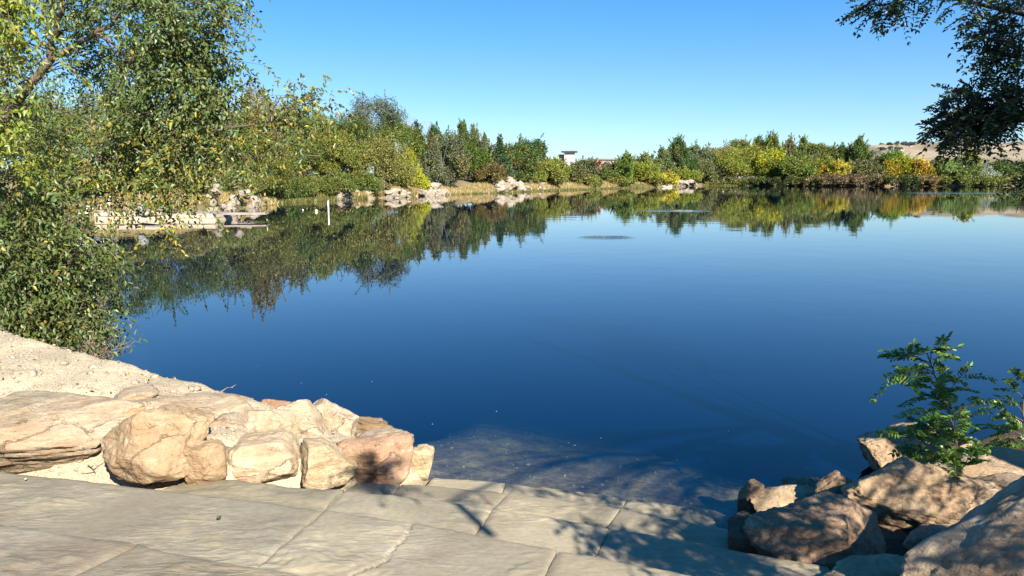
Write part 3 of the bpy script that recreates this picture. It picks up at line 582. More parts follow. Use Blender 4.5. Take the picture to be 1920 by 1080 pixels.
# u centre, v of the top, width in px, metres behind the shore, form, leaf colour, autumn share, label
TREES = [
 (-60, 120, 230, 12, 'round', 'gn', .10, 'tall green tree across the water at the very edge, behind the near trunk'),
 (60, 175, 200, 13, 'round', 'ol', .15, 'olive tree across the water seen through the leaning trunk'),
 (185, 185, 190, 12, 'round', 'mg', .12, 'mid green tree behind the dock and its railing'),
 (300, 190, 160, 14, 'round', 'gn', .12, 'dark green tree behind the middle of the dock'),
 (400, 205, 150, 15, 'round', 'ol', .25, 'olive tree on the bank above the white rock heap'),
 (110, 285, 150, 5, 'shrub', 'yg', .2, 'yellow green bush on the bank behind the dock railing'),
 (235, 305, 150, 6, 'shrub', 'ol', .25, 'olive bush on the bank behind the long dock section'),
 (330, 300, 120, 6, 'shrub', 'og', .35, 'tawny olive bush above the end of the dock'),
 (425, 300, 110, 8, 'shrub', 'ol', .3, 'olive bush directly above the white rock heap'),
 (488, 165, 105, 14, 'wispy', 'og', .3, 'thin wispy tree with its tip standing above its neighbours'),
 (548, 195, 105, 18, 'wispy', 'gy', .2, 'grey green wispy tree next to the thin tall one'),
 (600, 212, 80, 20, 'upright', 'ol', .2, 'upright olive tree with several pointed tops'),
 (470, 245, 130, 9, 'round', 'ol', .35, 'rounded olive tree with yellowing leaves in front of the wispy tree'),
 (560, 258, 130, 11, 'round', 'gn', .25, 'rounded green tree below the grey wispy tree'),
 (635, 245, 90, 12, 'round', 'ol', .3, 'olive tree with a rusty side left of the tall loose crown'),
 (525, 205, 150, 26, 'round', 'ol', .25, 'broad olive tree filling the gap behind the thin wispy tree'),
 (610, 228, 130, 28, 'round', 'gn', .15, 'broad green tree behind the upright olive tree with pointed tops'),
 (445, 195, 130, 24, 'round', 'gn', .15, 'green tree behind the end of the near branches'),
 (1068, 314, 56, 12, 'round', 'gy', .2, 'low grey green tree hiding the base of the white tower'),
 (520, 322, 110, 4, 'shrub', 'gn', .2, 'dark green waterside bush between two white rock heaps'),
 (600, 328, 120, 4, 'shrub', 'ol', .2, 'low olive bush behind the white marker post'),
 (668, 318, 80, 4, 'shrub', 'gn', .15, 'green bush just above the low white ledge'),
 (705, 184, 125, 30, 'pine', 'gy', .04, 'tallest far tree, a loose grey green crown on bare limbs'),
 (672, 225, 100, 22, 'round', 'gn', .08, 'green tree leaning against the tallest loose crown'),
 (748, 226, 95, 24, 'round', 'mg', .08, 'green round tree right under the tallest loose crown'),
 (715, 256, 115, 9, 'willow', 'og', .3, 'domed tawny olive willow near the water'),
 (768, 282, 46, 7, 'upright', 'by', .3, 'bright yellow narrow tree beside the domed willow'),
 (778, 318, 44, 5, 'shrub', 'by', .2, 'bright yellow bush at the foot of the yellow narrow tree'),
 (700, 335, 70, 3, 'shrub', 'br', .1, 'brown waterside bush under the domed willow'),
 (784, 238, 50, 27, 'conifer', 'dg', .0, 'dark pointed conifer just behind the yellow tree'),
 (768, 205, 70, 42, 'bare', 'br', 0, 'bare grey leafless tree with wide twigs'),
 (806, 218, 44, 44, 'bare', 'br', 0, 'bare grey leafless tree with upright twigs'),
 (814, 238, 56, 22, 'upright', 'dg', .08, 'dark upright tree below the upright bare twigs'),
 (832, 250, 82, 10, 'willow', 'gy', .15, 'grey brown willow with drooping twigs'),
 (868, 228, 54, 28, 'upright', 'gn', .05, 'tall poplar with a broad flame shaped top'),
 (890, 238, 32, 34, 'upright', 'gy', .05, 'thin poplar at the shoulder of the tall flame shaped poplar'),
 (876, 272, 80, 12, 'round', 'gn', .12, 'green round tree at the foot of the tall poplar'),
 (910, 252, 34, 30, 'upright', 'gy', .1, 'grey green narrow tree between poplar and conifer'),
 (937, 260, 48, 20, 'conifer', 'dg', .0, 'dark green conifer above the big white rock slope'),
 (966, 268, 74, 16, 'round', 'gn', .15, 'dense green tree right above the big white rock slope'),
 (922, 300, 54, 8, 'shrub', 'br', .2, 'brown leaved bush left of the big white rock slope'),
 (1000, 264, 60, 45, 'pine', 'dg', .0, 'dark loose pine standing behind the green trees left of the tower'),
 (1018, 302, 70, 10, 'shrub', 'ol', .25, 'olive bush above the lone white boulder'),
 (1040, 297, 40, 16, 'round', 'yg', .2, 'yellow green tree directly below the white tower'),
 (1022, 300, 34, 24, 'upright', 'gy', .1, 'thin grey tree between the pine and the white tower'),
 (1099, 298, 44, 18, 'round', 'gy', .2, 'grey olive tree covering the foot of the white tower'),
 (1113, 299, 24, 46, 'round', 'rd', .0, 'small dark red tree right of the tower'),
 (1137, 303, 20, 60, 'round', 'og', .0, 'small tawny tree under the low building roof'),
 (1135, 319, 46, 12, 'round', 'gn', .2, 'low green tree below the red tree'),
 (1158, 305, 36, 24, 'round', 'dk', .05, 'dark tree in front of the low long building'),
 (1174, 289, 44, 14, 'upright', 'bg', .15, 'upright fresh green tree in front of the low long building'),
 (1208, 290, 44, 22, 'upright', 'ol', .15, 'upright olive tree at the end of the low long building'),
 (1205, 308, 56, 10, 'round', 'yg', .4, 'rounded yellow olive tree at the foot of the upright olive tree'),
 (1102, 328, 60, 4, 'shrub', 'ol', .3, 'olive scrub on the pale shore below the tower'),
 (1160, 330, 60, 4, 'shrub', 'ol', .3, 'olive scrub on the pale shore below the fresh green tree'),
 (1220, 330, 50, 4, 'shrub', 'og', .3, 'tawny scrub on the pale shore short of the pale spit'),
 (1240, 281, 48, 24, 'upright', 'gy', .05, 'grey green tree at the near end of the dark tall group'),
 (1270, 262, 62, 22, 'upright', 'dg', .05, 'tallest dark tree of the group behind the pale spit'),
 (1300, 270, 60, 26, 'round', 'gy', .1, 'grey feathery tree beside the tallest dark tree'),
 (1250, 322, 44, 6, 'shrub', 'ye', .2, 'golden bush at the root of the pale spit'),
 (1284, 316, 40, 8, 'shrub', 'yg', .3, 'yellow green bush on the pale spit'),
 (1316, 302, 62, 9, 'round', 'gy', .1, 'grey green tree at the tip of the pale spit'),
 (1326, 284, 36, 20, 'round', 'yg', .1, 'small bright green tree next to the grey feathery tree'),
 (1352, 276, 72, 22, 'round', 'og', .5, 'tree turning orange between bright green trees'),
 (1382, 261, 56, 34, 'round', 'ol', .15, 'olive crown rising behind the orange turning tree'),
 (1398, 276, 104, 10, 'round', 'yg', .25, 'big bright yellow green tree above the reeds'),
 (1442, 284, 58, 12, 'round', 'by', .3, 'yellow tree touching the big yellow green tree'),
 (1418, 257, 40, 42, 'upright', 'dg', .0, 'dark pointed tree behind the big yellow green tree'),
 (1446, 254, 62, 40, 'upright', 'gn', .08, 'tall green tree behind the yellow tree, first of the tall row'),
 (1477, 259, 36, 36, 'upright', 'og', .1, 'brownish narrow tree of the tall row'),
 (1502, 260, 44, 38, 'upright', 'ol', .1, 'olive narrow tree of the tall row, beside the brownish one'),
 (1526, 266, 62, 34, 'round', 'ol', .1, 'wide olive tree at the end of the tall row'),
 (1462, 293, 44, 16, 'round', 'ye', .3, 'yellow crown in front of the brownish narrow tree'),
 (1496, 297, 72, 8, 'round', 'bg', .3, 'rounded green tree overhanging a dark bank'),
 (1526, 302, 34, 10, 'round', 'or', .3, 'small orange yellow tree against the rounded green tree'),
 (1549, 294, 40, 14, 'upright', 'yg', .2, 'narrow yellow green tree between two orange ones'),
 (1568, 301, 42, 8, 'round', 'ye', .4, 'small yellow orange tree left of the broad poplar clump'),
 (1574, 272, 44, 30, 'upright', 'gn', .05, 'shorter green poplar of the broad poplar clump'),
 (1606, 261, 54, 28, 'upright', 'gn', .08, 'tallest green poplar of the broad poplar clump'),
 (1622, 305, 64, 10, 'willow', 'gy', .15, 'grey green willow at the foot of the tallest poplar'),
 (1645, 297, 44, 28, 'round', 'ol', .15, 'olive tree between the poplar clump and the orange trees'),
 (1672, 285, 56, 22, 'round', 'bg', .0, 'dark green dome rising behind the orange trees'),
 (1664, 303, 30, 10, 'round', 'or', .2, 'orange tree at the near end of the yellow row'),
 (1692, 296, 44, 12, 'round', 'by', .3, 'lemon yellow tree in the middle of the yellow row'),
 (1719, 297, 44, 10, 'round', 'or', .35, 'orange gold tree at the far end of the yellow row'),
 (1741, 314, 26, 8, 'round', 'ye', .3, 'small pale gold bush past the yellow row'),
 (1758, 300, 56, 24, 'round', 'gy', .1, 'grey green tree below the overhanging dark leaves'),
 (1786, 300, 66, 9, 'round', 'lg', .15, 'light green billowing tree below the overhanging dark leaves'),
 (1816, 284, 46, 14, 'upright', 'yg', .2, 'tall yellow green tree beside the billowing light green one'),
 (1843, 312, 40, 8, 'willow', 'sv', .05, 'pale silver willow at the water'),
 (1872, 306, 66, 20, 'round', 'gn', .05, 'green tree past the silver willow'),
 (1908, 308, 56, 26, 'round', 'ol', .15, 'olive tree at the edge of the picture past the silver willow'),
 (1960, 296, 90, 20, 'round', 'gn', .1, 'green tree partly cut by the edge of the picture'),
]
SHRUB = [(1470, 330, 60, 'dark waterside scrub under the rounded green tree'), (1540, 328, 54, 'brown waterside scrub under the small orange yellow tree'), (1588, 326, 56, 'brown waterside scrub below the broad poplar clump'),
         (1636, 326, 56, 'brown waterside scrub below the grey green willow'), (1684, 327, 60, 'dark waterside scrub under the yellow row'), (1732, 328, 54, 'brown waterside scrub at the end of the yellow row'),
         (1858, 328, 50, 'dull green scrub under the silver willow'), (1895, 330, 60, 'dull scrub at the edge of the water by the last olive tree'), (1430, 332, 60, 'dark scrub behind the reeds under the yellow tree'), (1365, 332, 70, 'dull green scrub behind the reeds under the orange turning tree'), (1782, 329, 60, 'olive scrub under the billowing light green tree'), (1822, 331, 50, 'low olive scrub under the tall yellow green tree'), (1512, 331, 44, 'low brown scrub at the edge of the dark bank'), (1936, 330, 60, 'dull scrub cut by the edge of the picture')]
for q, (u, v, w, label) in enumerate(SHRUB):
    TREES.append((u, v, w * 1.25, .9, 'shrub', 'br' if q in (1, 2, 3, 5) else 'dk' if q in (0, 4, 8) else 'ol', .15, label))
for q, (u, vt, wp, off, kind, c, tint, label) in enumerate(TREES):
    y = shore_y(u) + off
    x = aty(u, 340, y)[0]
    zb = ground_z(x, y)
    top = aty(u, vt, y)[2]
    h = max(1.0, (top - zb) * {'round': .97, 'willow': .97, 'shrub': .92, 'upright': 1.0}.get(kind, 1)); w = wp / FPX * y * {'upright': 1.15, 'conifer': 1.15, 'wispy': 1.1, 'shrub': 1.1}.get(kind, 1.12)
    leaf = np.clip(y * .0019, .13, .46)
    jt = np.random.default_rng(500 + q); jit = jt.uniform(.78, 1.25)
    nm = {'bare': 'bare_tree', 'conifer': 'conifer', 'shrub': 'shrub', 'pine': 'pine_tree', 'willow': 'willow_tree'}.get(kind, 'poplar_tree' if kind == 'upright' else 'deciduous_tree')
    tree(nm, label, 'shrub' if kind == 'shrub' else 'tree', (x, y, zb - .05), h, w, kind, tuple(np.array(G[c]) * jit * np.array([jt.uniform(.92, 1.08), 1, jt.uniform(.8, 1.25)])), 100 + q, tint, 'waterside scrub' if kind == 'shrub' else 'trees round the far shore', leaf)

# reeds and dry grass along the far bank: nobody could count them
def blades(name, spots, label, color, hgt, seed, tint=.3, wid=.03):
    rng = np.random.default_rng(seed); PP = []
    for x0, y0, x1, y1, dep, n in spots:
        t = rng.random(n); d = rng.random(n) * dep
        X = x0 + (x1 - x0) * t; Y = y0 + (y1 - y0) * t + d
        PP.append(np.column_stack([X, Y]))
    P2 = np.concatenate(PP); Z = np.maximum(land_h(P2), -.15)
    P = np.column_stack([P2, Z]); n = len(P)
    D = rng.normal(size=(n, 3)) * .28; D[:, 2] = 1
    L = hgt * rng.uniform(.55, 1.25, n)
    V, F, k = leaf_quads(P, D, L, wid * rng.uniform(.6, 1.4, n), rng, (0, -1, 0))
    o = mesh(name, V, F, M['leaf'], attrs={'rnd': rng.random(n), 'tint': np.where(rng.random(n) < tint, .6, 0)}); o.color = tuple(color) + (1,)
    return tag(o, label, 'grass', kind='stuff')
def seg(u0, u1, o0, dep, n):
    a, b = [aty(u, 345, shore_y(u) + o0) for u in (u0, u1)]
    return (a[0], a[1], b[0], b[1], dep, n)
blades('reeds', [seg(1325, 1375, -1.5, 2.5, 700), seg(1375, 1455, -1.5, 2.5, 1200), seg(1105, 1125, -.5, 1, 90)], 'yellow green reeds standing along the far water edge', (.20, .20, .06), 1.7, 5, .4, .12)
blades('dry_grass', [seg(560, 640, 1, 6, 2500), seg(640, 720, .8, 6, 2500), seg(720, 800, .8, 7, 2500), seg(800, 930, .7, 8, 5000), seg(985, 1060, .8, 8, 3000), seg(1060, 1250, .8, 7, 5000), seg(330, 470, 1.5, 7, 3500), seg(120, 330, 1, 7, 3500)],
       'tawny dry grass on the far bank', (.36, .27, .13), .75, 6, .2, .06)
blades('bank_weeds', [seg(500, 800, .3, 9, 5000), seg(800, 1250, .3, 9, 6000), seg(1320, 1480, .1, 4, 5000), seg(1460, 2000, -.1, 4, 16000), seg(100, 500, 1, 9, 4500)], 'green and olive weeds on the far bank', (.10, .105, .03), .55, 7, .3, .07)

# ------------------------------------------------------------------ rocks
def ico(sub):
    import bmesh
    bm = bmesh.new(); bmesh.ops.create_icosphere(bm, subdivisions=sub, radius=1)
    V = np.array([v.co[:] for v in bm.verts]); F = np.array([[v.index for v in f.verts] for f in bm.faces]); bm.free()
    return V, F
ICO = {k: ico(k) for k in (1, 2, 3, 4, 5, 6)}
def rock_shape(seed, sub=5, cuts=15, box=.5, rough=.05, layers=0.0):
    """a boulder: a rounded block split along a few planes, then weathered"""
    rng = np.random.default_rng(seed)
    V, F = ICO[sub]; V = V.copy(); rough = rough * 1.0
    p = 2 + 4 * box
    V /= ((np.abs(V) ** p).sum(1) ** (1 / p))[:, None]
    V = V / np.array([1, 1, 1.0])
    for c in range(cuts):
        n = rng.normal(size=3); n[2] *= .8; n /= np.linalg.norm(n); d = rng.uniform(.56, .90)
        e = V @ n - d; V = V - np.maximum(e, 0)[:, None] * n * rng.uniform(.90, 1.0)
    nn = V / np.linalg.norm(V, axis=1)[:, None]
    V = V + nn * (rough * 1.4 * fbm(V * 1.5 + seed, 3, seed) + rough * .8 * fbm(V * 5 + seed, 3, seed + 7) + rough * .45 * fbm(V * 16 + seed, 3, seed + 9, .6) + rough * .9 * (.5 - np.abs(fbm(V * 2.6 + seed, 3, seed + 13))))[:, None]
    if layers:
        z = V[:, 2] * 5 + .6 * fbm(V * 1.3, 3, seed + 3)
        V = V + nn * np.array([1, 1, .2]) * (layers * (np.abs((z % 1) - .5) * 2 - .5))[:, None]
    return V, F
def rock(name, label, u0, v0, u1, v1, zb, seed, material, color=(1, 1, 1), group=None, depth=.85, sub=5, cuts=15, box=.5, rough=.05, layers=0, tilt=(0, 0), rz=None, hk=.80, parent=None, sink=.06):
    rng = np.random.default_rng(seed + 900)
    f = at((u0 + u1) / 2, v1, zb); dist = np.linalg.norm(f - np.array([0, 0, CAM_H]))
    w = (u1 - u0) / FPX * dist * 1.22; hpx = (v1 - v0) / FPX * dist
    dp = w * depth if depth < 3 else depth - 3
    ang = math.atan2(CAM_H - zb, f[1])
    # the seen height is the front plus the foreshortened top
    h = max(.12 * w, (hpx - dp * math.sin(ang) * .72) / math.cos(ang)) if hk is None else hpx * hk
    V, F = rock_shape(seed, sub, cuts, box, rough, layers)
    V = V / np.abs(V).max(0)
    a = rng.uniform(-.3, .3) if rz is None else rz
    V = V * np.array([w / 2, dp / 2, (h + sink) / 2])
    ca, sa = math.cos(tilt[0]), math.sin(tilt[0])       # roll left or right
    V = np.column_stack([V[:, 0] * ca + V[:, 2] * sa, V[:, 1], -V[:, 0] * sa + V[:, 2] * ca])
    ca, sa = math.cos(tilt[1]), math.sin(tilt[1])       # lean back
    V = np.column_stack([V[:, 0], V[:, 1] * ca + V[:, 2] * sa, -V[:, 1] * sa + V[:, 2] * ca])
    ca, sa = math.cos(a), math.sin(a)
    V = np.column_stack([V[:, 0] * ca - V[:, 1] * sa, V[:, 0] * sa + V[:, 1] * ca, V[:, 2]])
    fw = np.array([f[0], f[1]]) / np.hypot(f[0], f[1])
    loc = (f[0] + fw[0] * dp * .46, f[1] + fw[1] * dp * .46, zb + (h - sink) / 2)
    o = mesh(name, V, F, material, smooth=True, loc=loc); o.color = tuple(color) + (1,)
    return tag(o, label, 'rock', group)
B, DB = M['boulder'], M['dark_boulder']
GL = 'boulders lining the left of the steps'
LEFT = [
 ('broad layered boulder with a reddish cap resting behind the biggest slab', -60, 786, 209, 897, .42, 1, (.90, .81, .70), dict(layers=.05, hk=.85, depth=.62, box=.6)),
 ('smooth grey tan boulder half buried in gravel above the layered boulder', -10, 751, 158, 812, .74, 2, (.88, .84, .74), dict(hk=.62, depth=.7, cuts=6, sink=.2)),
 ('small tan boulder wedged in gravel between two bigger boulders', 178, 763, 264, 812, .68, 3, (1.02, .86, .64), dict(hk=.75)),
 ('tallest brown boulder speckled with white, leaning at the slab edge', 208, 772, 374, 915, .42, 4, (.93, .78, .60), dict(tilt=(-.28, .25), hk=.98, box=.45, depth=.7, sub=6)),
 ('narrow tan boulder tucked against the white speckled boulder', 352, 838, 416, 926, .36, 5, (.90, .74, .55), dict(hk=.9, box=.7)),
 ('long pale ridge boulder behind the white speckled boulder', 252, 736, 456, 800, .66, 6, (.96, .89, .78), dict(hk=.62, depth=.6, tilt=(.12, 0))),
 ('grey pink boulder right of the white speckled boulder', 372, 780, 474, 846, .50, 7, (.86, .80, .75), dict(hk=.85)),
 ('cream blocky boulder at the centre of the left bank', 452, 776, 562, 842, .42, 8, (1.12, 1.04, .90), dict(hk=.85, box=.6)),
 ('rounded cream boulder leaning behind the yellow based block', 518, 760, 614, 836, .36, 9, (1.08, 1.0, .88), dict(hk=.88, tilt=(.15, 0))),
 ('pale wedge boulder with a white streak on the water side', 568, 762, 668, 834, .28, 10, (1.12, 1.05, .95), dict(hk=.9, tilt=(.4, 0), cuts=9)),
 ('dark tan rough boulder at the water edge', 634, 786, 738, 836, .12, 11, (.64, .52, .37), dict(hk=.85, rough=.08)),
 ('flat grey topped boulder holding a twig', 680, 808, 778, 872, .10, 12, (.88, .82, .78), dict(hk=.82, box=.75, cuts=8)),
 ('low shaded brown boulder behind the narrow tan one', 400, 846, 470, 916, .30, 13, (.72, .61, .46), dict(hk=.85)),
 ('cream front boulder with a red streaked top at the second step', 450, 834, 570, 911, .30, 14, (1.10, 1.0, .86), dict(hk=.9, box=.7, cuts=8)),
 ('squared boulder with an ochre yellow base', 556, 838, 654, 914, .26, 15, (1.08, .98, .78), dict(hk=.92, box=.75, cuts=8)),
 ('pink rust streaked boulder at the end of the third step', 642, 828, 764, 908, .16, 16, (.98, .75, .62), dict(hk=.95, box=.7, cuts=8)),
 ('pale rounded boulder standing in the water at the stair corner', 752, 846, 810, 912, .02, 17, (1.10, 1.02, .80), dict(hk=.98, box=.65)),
 ('pink small stone on the crest of the left bank', 420, 740, 470, 772, .58, 19, (1.05, .84, .76), dict(sub=4)),
 ('yellow stone on the crest of the left bank', 455, 756, 506, 784, .54, 20, (1.12, .90, .50), dict(sub=4)),
 ('red brown stone on the crest behind the yellow one', 488, 750, 554, 788, .44, 21, (.92, .64, .52), dict(sub=4)),
 ('pale flat stone lying on the gravel crest', 350, 728, 434, 762, .66, 22, (1.12, 1.04, .88), dict(sub=4, hk=.6, sink=.1)),
 ('thin flat slab of rock lying in the gravel', 214, 722, 286, 756, .82, 23, (.95, .88, .78), dict(sub=4, hk=.45, sink=.1)),
 ('tiny tan stone between the pale wedge and the twig boulder', 626, 808, 664, 846, .22, 24, (1.0, .84, .70), dict(sub=4)),
]
for label, u0, v0, u1, v1, zb, seed, c, kw in LEFT:
    zb = zb - .08 if zb > .45 else zb
    kw['box'] = max(.72, kw.get('box', 0)); kw.setdefault('rough', .042)
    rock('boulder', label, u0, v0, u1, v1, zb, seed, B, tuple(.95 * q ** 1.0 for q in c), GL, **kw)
GR = 'boulders lining the right of the steps'
RIGHT = [
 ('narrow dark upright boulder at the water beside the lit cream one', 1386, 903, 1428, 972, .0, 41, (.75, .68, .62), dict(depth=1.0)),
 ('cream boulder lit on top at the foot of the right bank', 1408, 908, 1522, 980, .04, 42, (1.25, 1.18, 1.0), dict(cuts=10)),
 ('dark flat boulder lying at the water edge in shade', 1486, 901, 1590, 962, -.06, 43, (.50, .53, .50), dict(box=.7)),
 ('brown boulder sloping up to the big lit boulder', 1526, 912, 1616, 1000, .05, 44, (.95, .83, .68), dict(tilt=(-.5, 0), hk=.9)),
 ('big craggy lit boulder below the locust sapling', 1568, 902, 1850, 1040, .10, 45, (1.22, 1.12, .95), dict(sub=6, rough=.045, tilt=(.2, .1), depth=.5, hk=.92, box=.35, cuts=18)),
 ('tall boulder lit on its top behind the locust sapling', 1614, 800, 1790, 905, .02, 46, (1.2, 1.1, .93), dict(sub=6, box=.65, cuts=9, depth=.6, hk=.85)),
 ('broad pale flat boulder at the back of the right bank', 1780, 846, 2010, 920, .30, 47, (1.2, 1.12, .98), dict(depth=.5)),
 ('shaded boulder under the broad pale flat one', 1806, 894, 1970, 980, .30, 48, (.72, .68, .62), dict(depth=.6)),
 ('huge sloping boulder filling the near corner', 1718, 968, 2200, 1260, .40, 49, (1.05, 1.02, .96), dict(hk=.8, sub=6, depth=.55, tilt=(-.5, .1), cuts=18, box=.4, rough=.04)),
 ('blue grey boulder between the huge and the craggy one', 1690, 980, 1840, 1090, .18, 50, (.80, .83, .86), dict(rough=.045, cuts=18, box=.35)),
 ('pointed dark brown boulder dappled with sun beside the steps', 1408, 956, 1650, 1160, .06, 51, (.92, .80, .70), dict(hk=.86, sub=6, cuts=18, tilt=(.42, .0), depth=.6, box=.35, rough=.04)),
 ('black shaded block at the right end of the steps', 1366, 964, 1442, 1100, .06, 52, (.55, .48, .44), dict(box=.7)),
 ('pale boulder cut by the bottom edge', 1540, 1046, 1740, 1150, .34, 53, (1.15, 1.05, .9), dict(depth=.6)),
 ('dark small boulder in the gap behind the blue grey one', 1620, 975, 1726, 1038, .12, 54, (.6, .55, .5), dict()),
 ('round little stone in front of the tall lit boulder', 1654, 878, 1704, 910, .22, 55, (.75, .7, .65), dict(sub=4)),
]
for label, u0, v0, u1, v1, zb, seed, c, kw in RIGHT:
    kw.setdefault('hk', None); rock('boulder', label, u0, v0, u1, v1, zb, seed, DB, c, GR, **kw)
# white limestone heaps on the far bank; stones of one heap look alike
HEAPS = [('white limestone boulder in the heap beside the dock', 'limestone heap beside the dock', 388, 348, 500, 398, 15), ('low tan stone at the foot of the dock heap', 'low stones below the dock heap', 462, 366, 552, 380, 7),
         ('white limestone block in the low ledge above the marker post', 'low ledge above the marker post', 630, 352, 702, 375, 9), ('white limestone block in the narrow peak before the yellow bush', 'narrow peak before the yellow bush', 724, 346, 762, 373, 7),
         ('white limestone block in the cliff right of the yellow bush', 'cliff right of the yellow bush', 784, 342, 834, 368, 9), ('white limestone block on the big white slope below the conifer', 'big white slope below the conifer', 930, 337, 990, 362, 14),
         ('stone of the lone white outcrop in the water', 'lone white outcrop', 1004, 346, 1026, 360, 3), ('pale slab on the flat spit under the tall dark trees', 'flat pale spit', 1244, 340, 1316, 351, 8), ('small stone at the water between the white heaps', 'small shore stones', 700, 364, 930, 372, 12)]
rngh = np.random.default_rng(77)
NST = [34, 10, 13, 12, 17, 28, 5, 12, 16]
for hi, (label, grp, u0, v0, u1, v1, n) in enumerate(HEAPS):
    for q in range(NST[hi]):
        t = rngh.uniform(-1, 1); u = (u0 + u1) / 2 + t * (u1 - u0) / 2
        top = 1 - abs(t - (.3 if hi in (0, 5) else 0) * -1) ** 1.6 * .75
        f = rngh.random() * max(.08, top)                       # height up the heap, 0 at the water
        y = shore_y(u) - .2 + f * (v1 - v0) / FPX * shore_y(u) * 1.1
        wpx = rngh.uniform(11, 24) if hi not in (6, 8) else rngh.uniform(8, 15)
        asp = rngh.uniform(.45, .75) if hi in (0, 5) else rngh.uniform(.34, .62) if hi != 7 else rngh.uniform(.22, .35)
        if hi == 7: wpx *= 1.3
        w = wpx / FPX * y; h = w * asp
        x = aty(u, 345, y)[0]
        zc = max(.02, f * (v1 - v0) / FPX * y * (0 if hi == 8 else 1.05 if hi in (0, 5) else .8)) + h * .06
        V, F = rock_shape(300 + hi * 60 + q, 3, 13, .7, .05, .04)
        V = V / np.abs(V).max(0) * np.array([w / 2, w * .45, h * .6])
        o = mesh('limestone_block', V, F, M['limestone'], smooth=False, loc=(x, y, zc)); c = rngh.uniform(.80, 1.06); o.color = (c, c * rngh.uniform(.93, 1), c * rngh.uniform(.82, .97), 1)
        o.rotation_euler = (0, rngh.normal() * .18, rngh.normal() * .5)
        tag(o, label, 'rock', grp)

# ------------------------------------------------------------------ stone steps
E_PX = {1: [(-60, 970), (0, 978), (242, 1014), (403, 1047), (582, 1077)],
        2: [(0, 882), (400, 925), (609, 953), (790, 980), (923, 1004), (1123, 1041), (1313, 1079)],
        3: [(430, 900), (640, 917), (743, 926), (854, 940), (1020, 964), (1143, 987), (1281, 1010)],
        4: [(690, 902), (790, 905), (877, 914), (948, 920), (1036, 932), (1150, 950), (1250, 970), (1330, 982)],
        5: [(813, 893), (916, 900), (1067, 918), (1180, 932), (1250, 944), (1335, 954)]}
EDGE = {k: np.array([at(u, v, ROWS_Z[k])[:2] for u, v in q]) for k, q in E_PX.items()}
EDGE[0] = EDGE[1] - np.array([.2, .62])
def edge_pt(k, x):                           # the front (far) edge of tread k at x, carried on in a straight line past its ends
    e = EDGE[k]
    if x < e[0, 0]: s = (e[1] - e[0]) / (e[1, 0] - e[0, 0]); return e[0] + s * (x - e[0, 0])
    if x > e[-1, 0]: s = (e[-1] - e[-3]) / (e[-1, 0] - e[-3, 0]); return e[-1] + s * (x - e[-1, 0])
    return np.array([x, np.interp(x, e[:, 0], e[:, 1])])
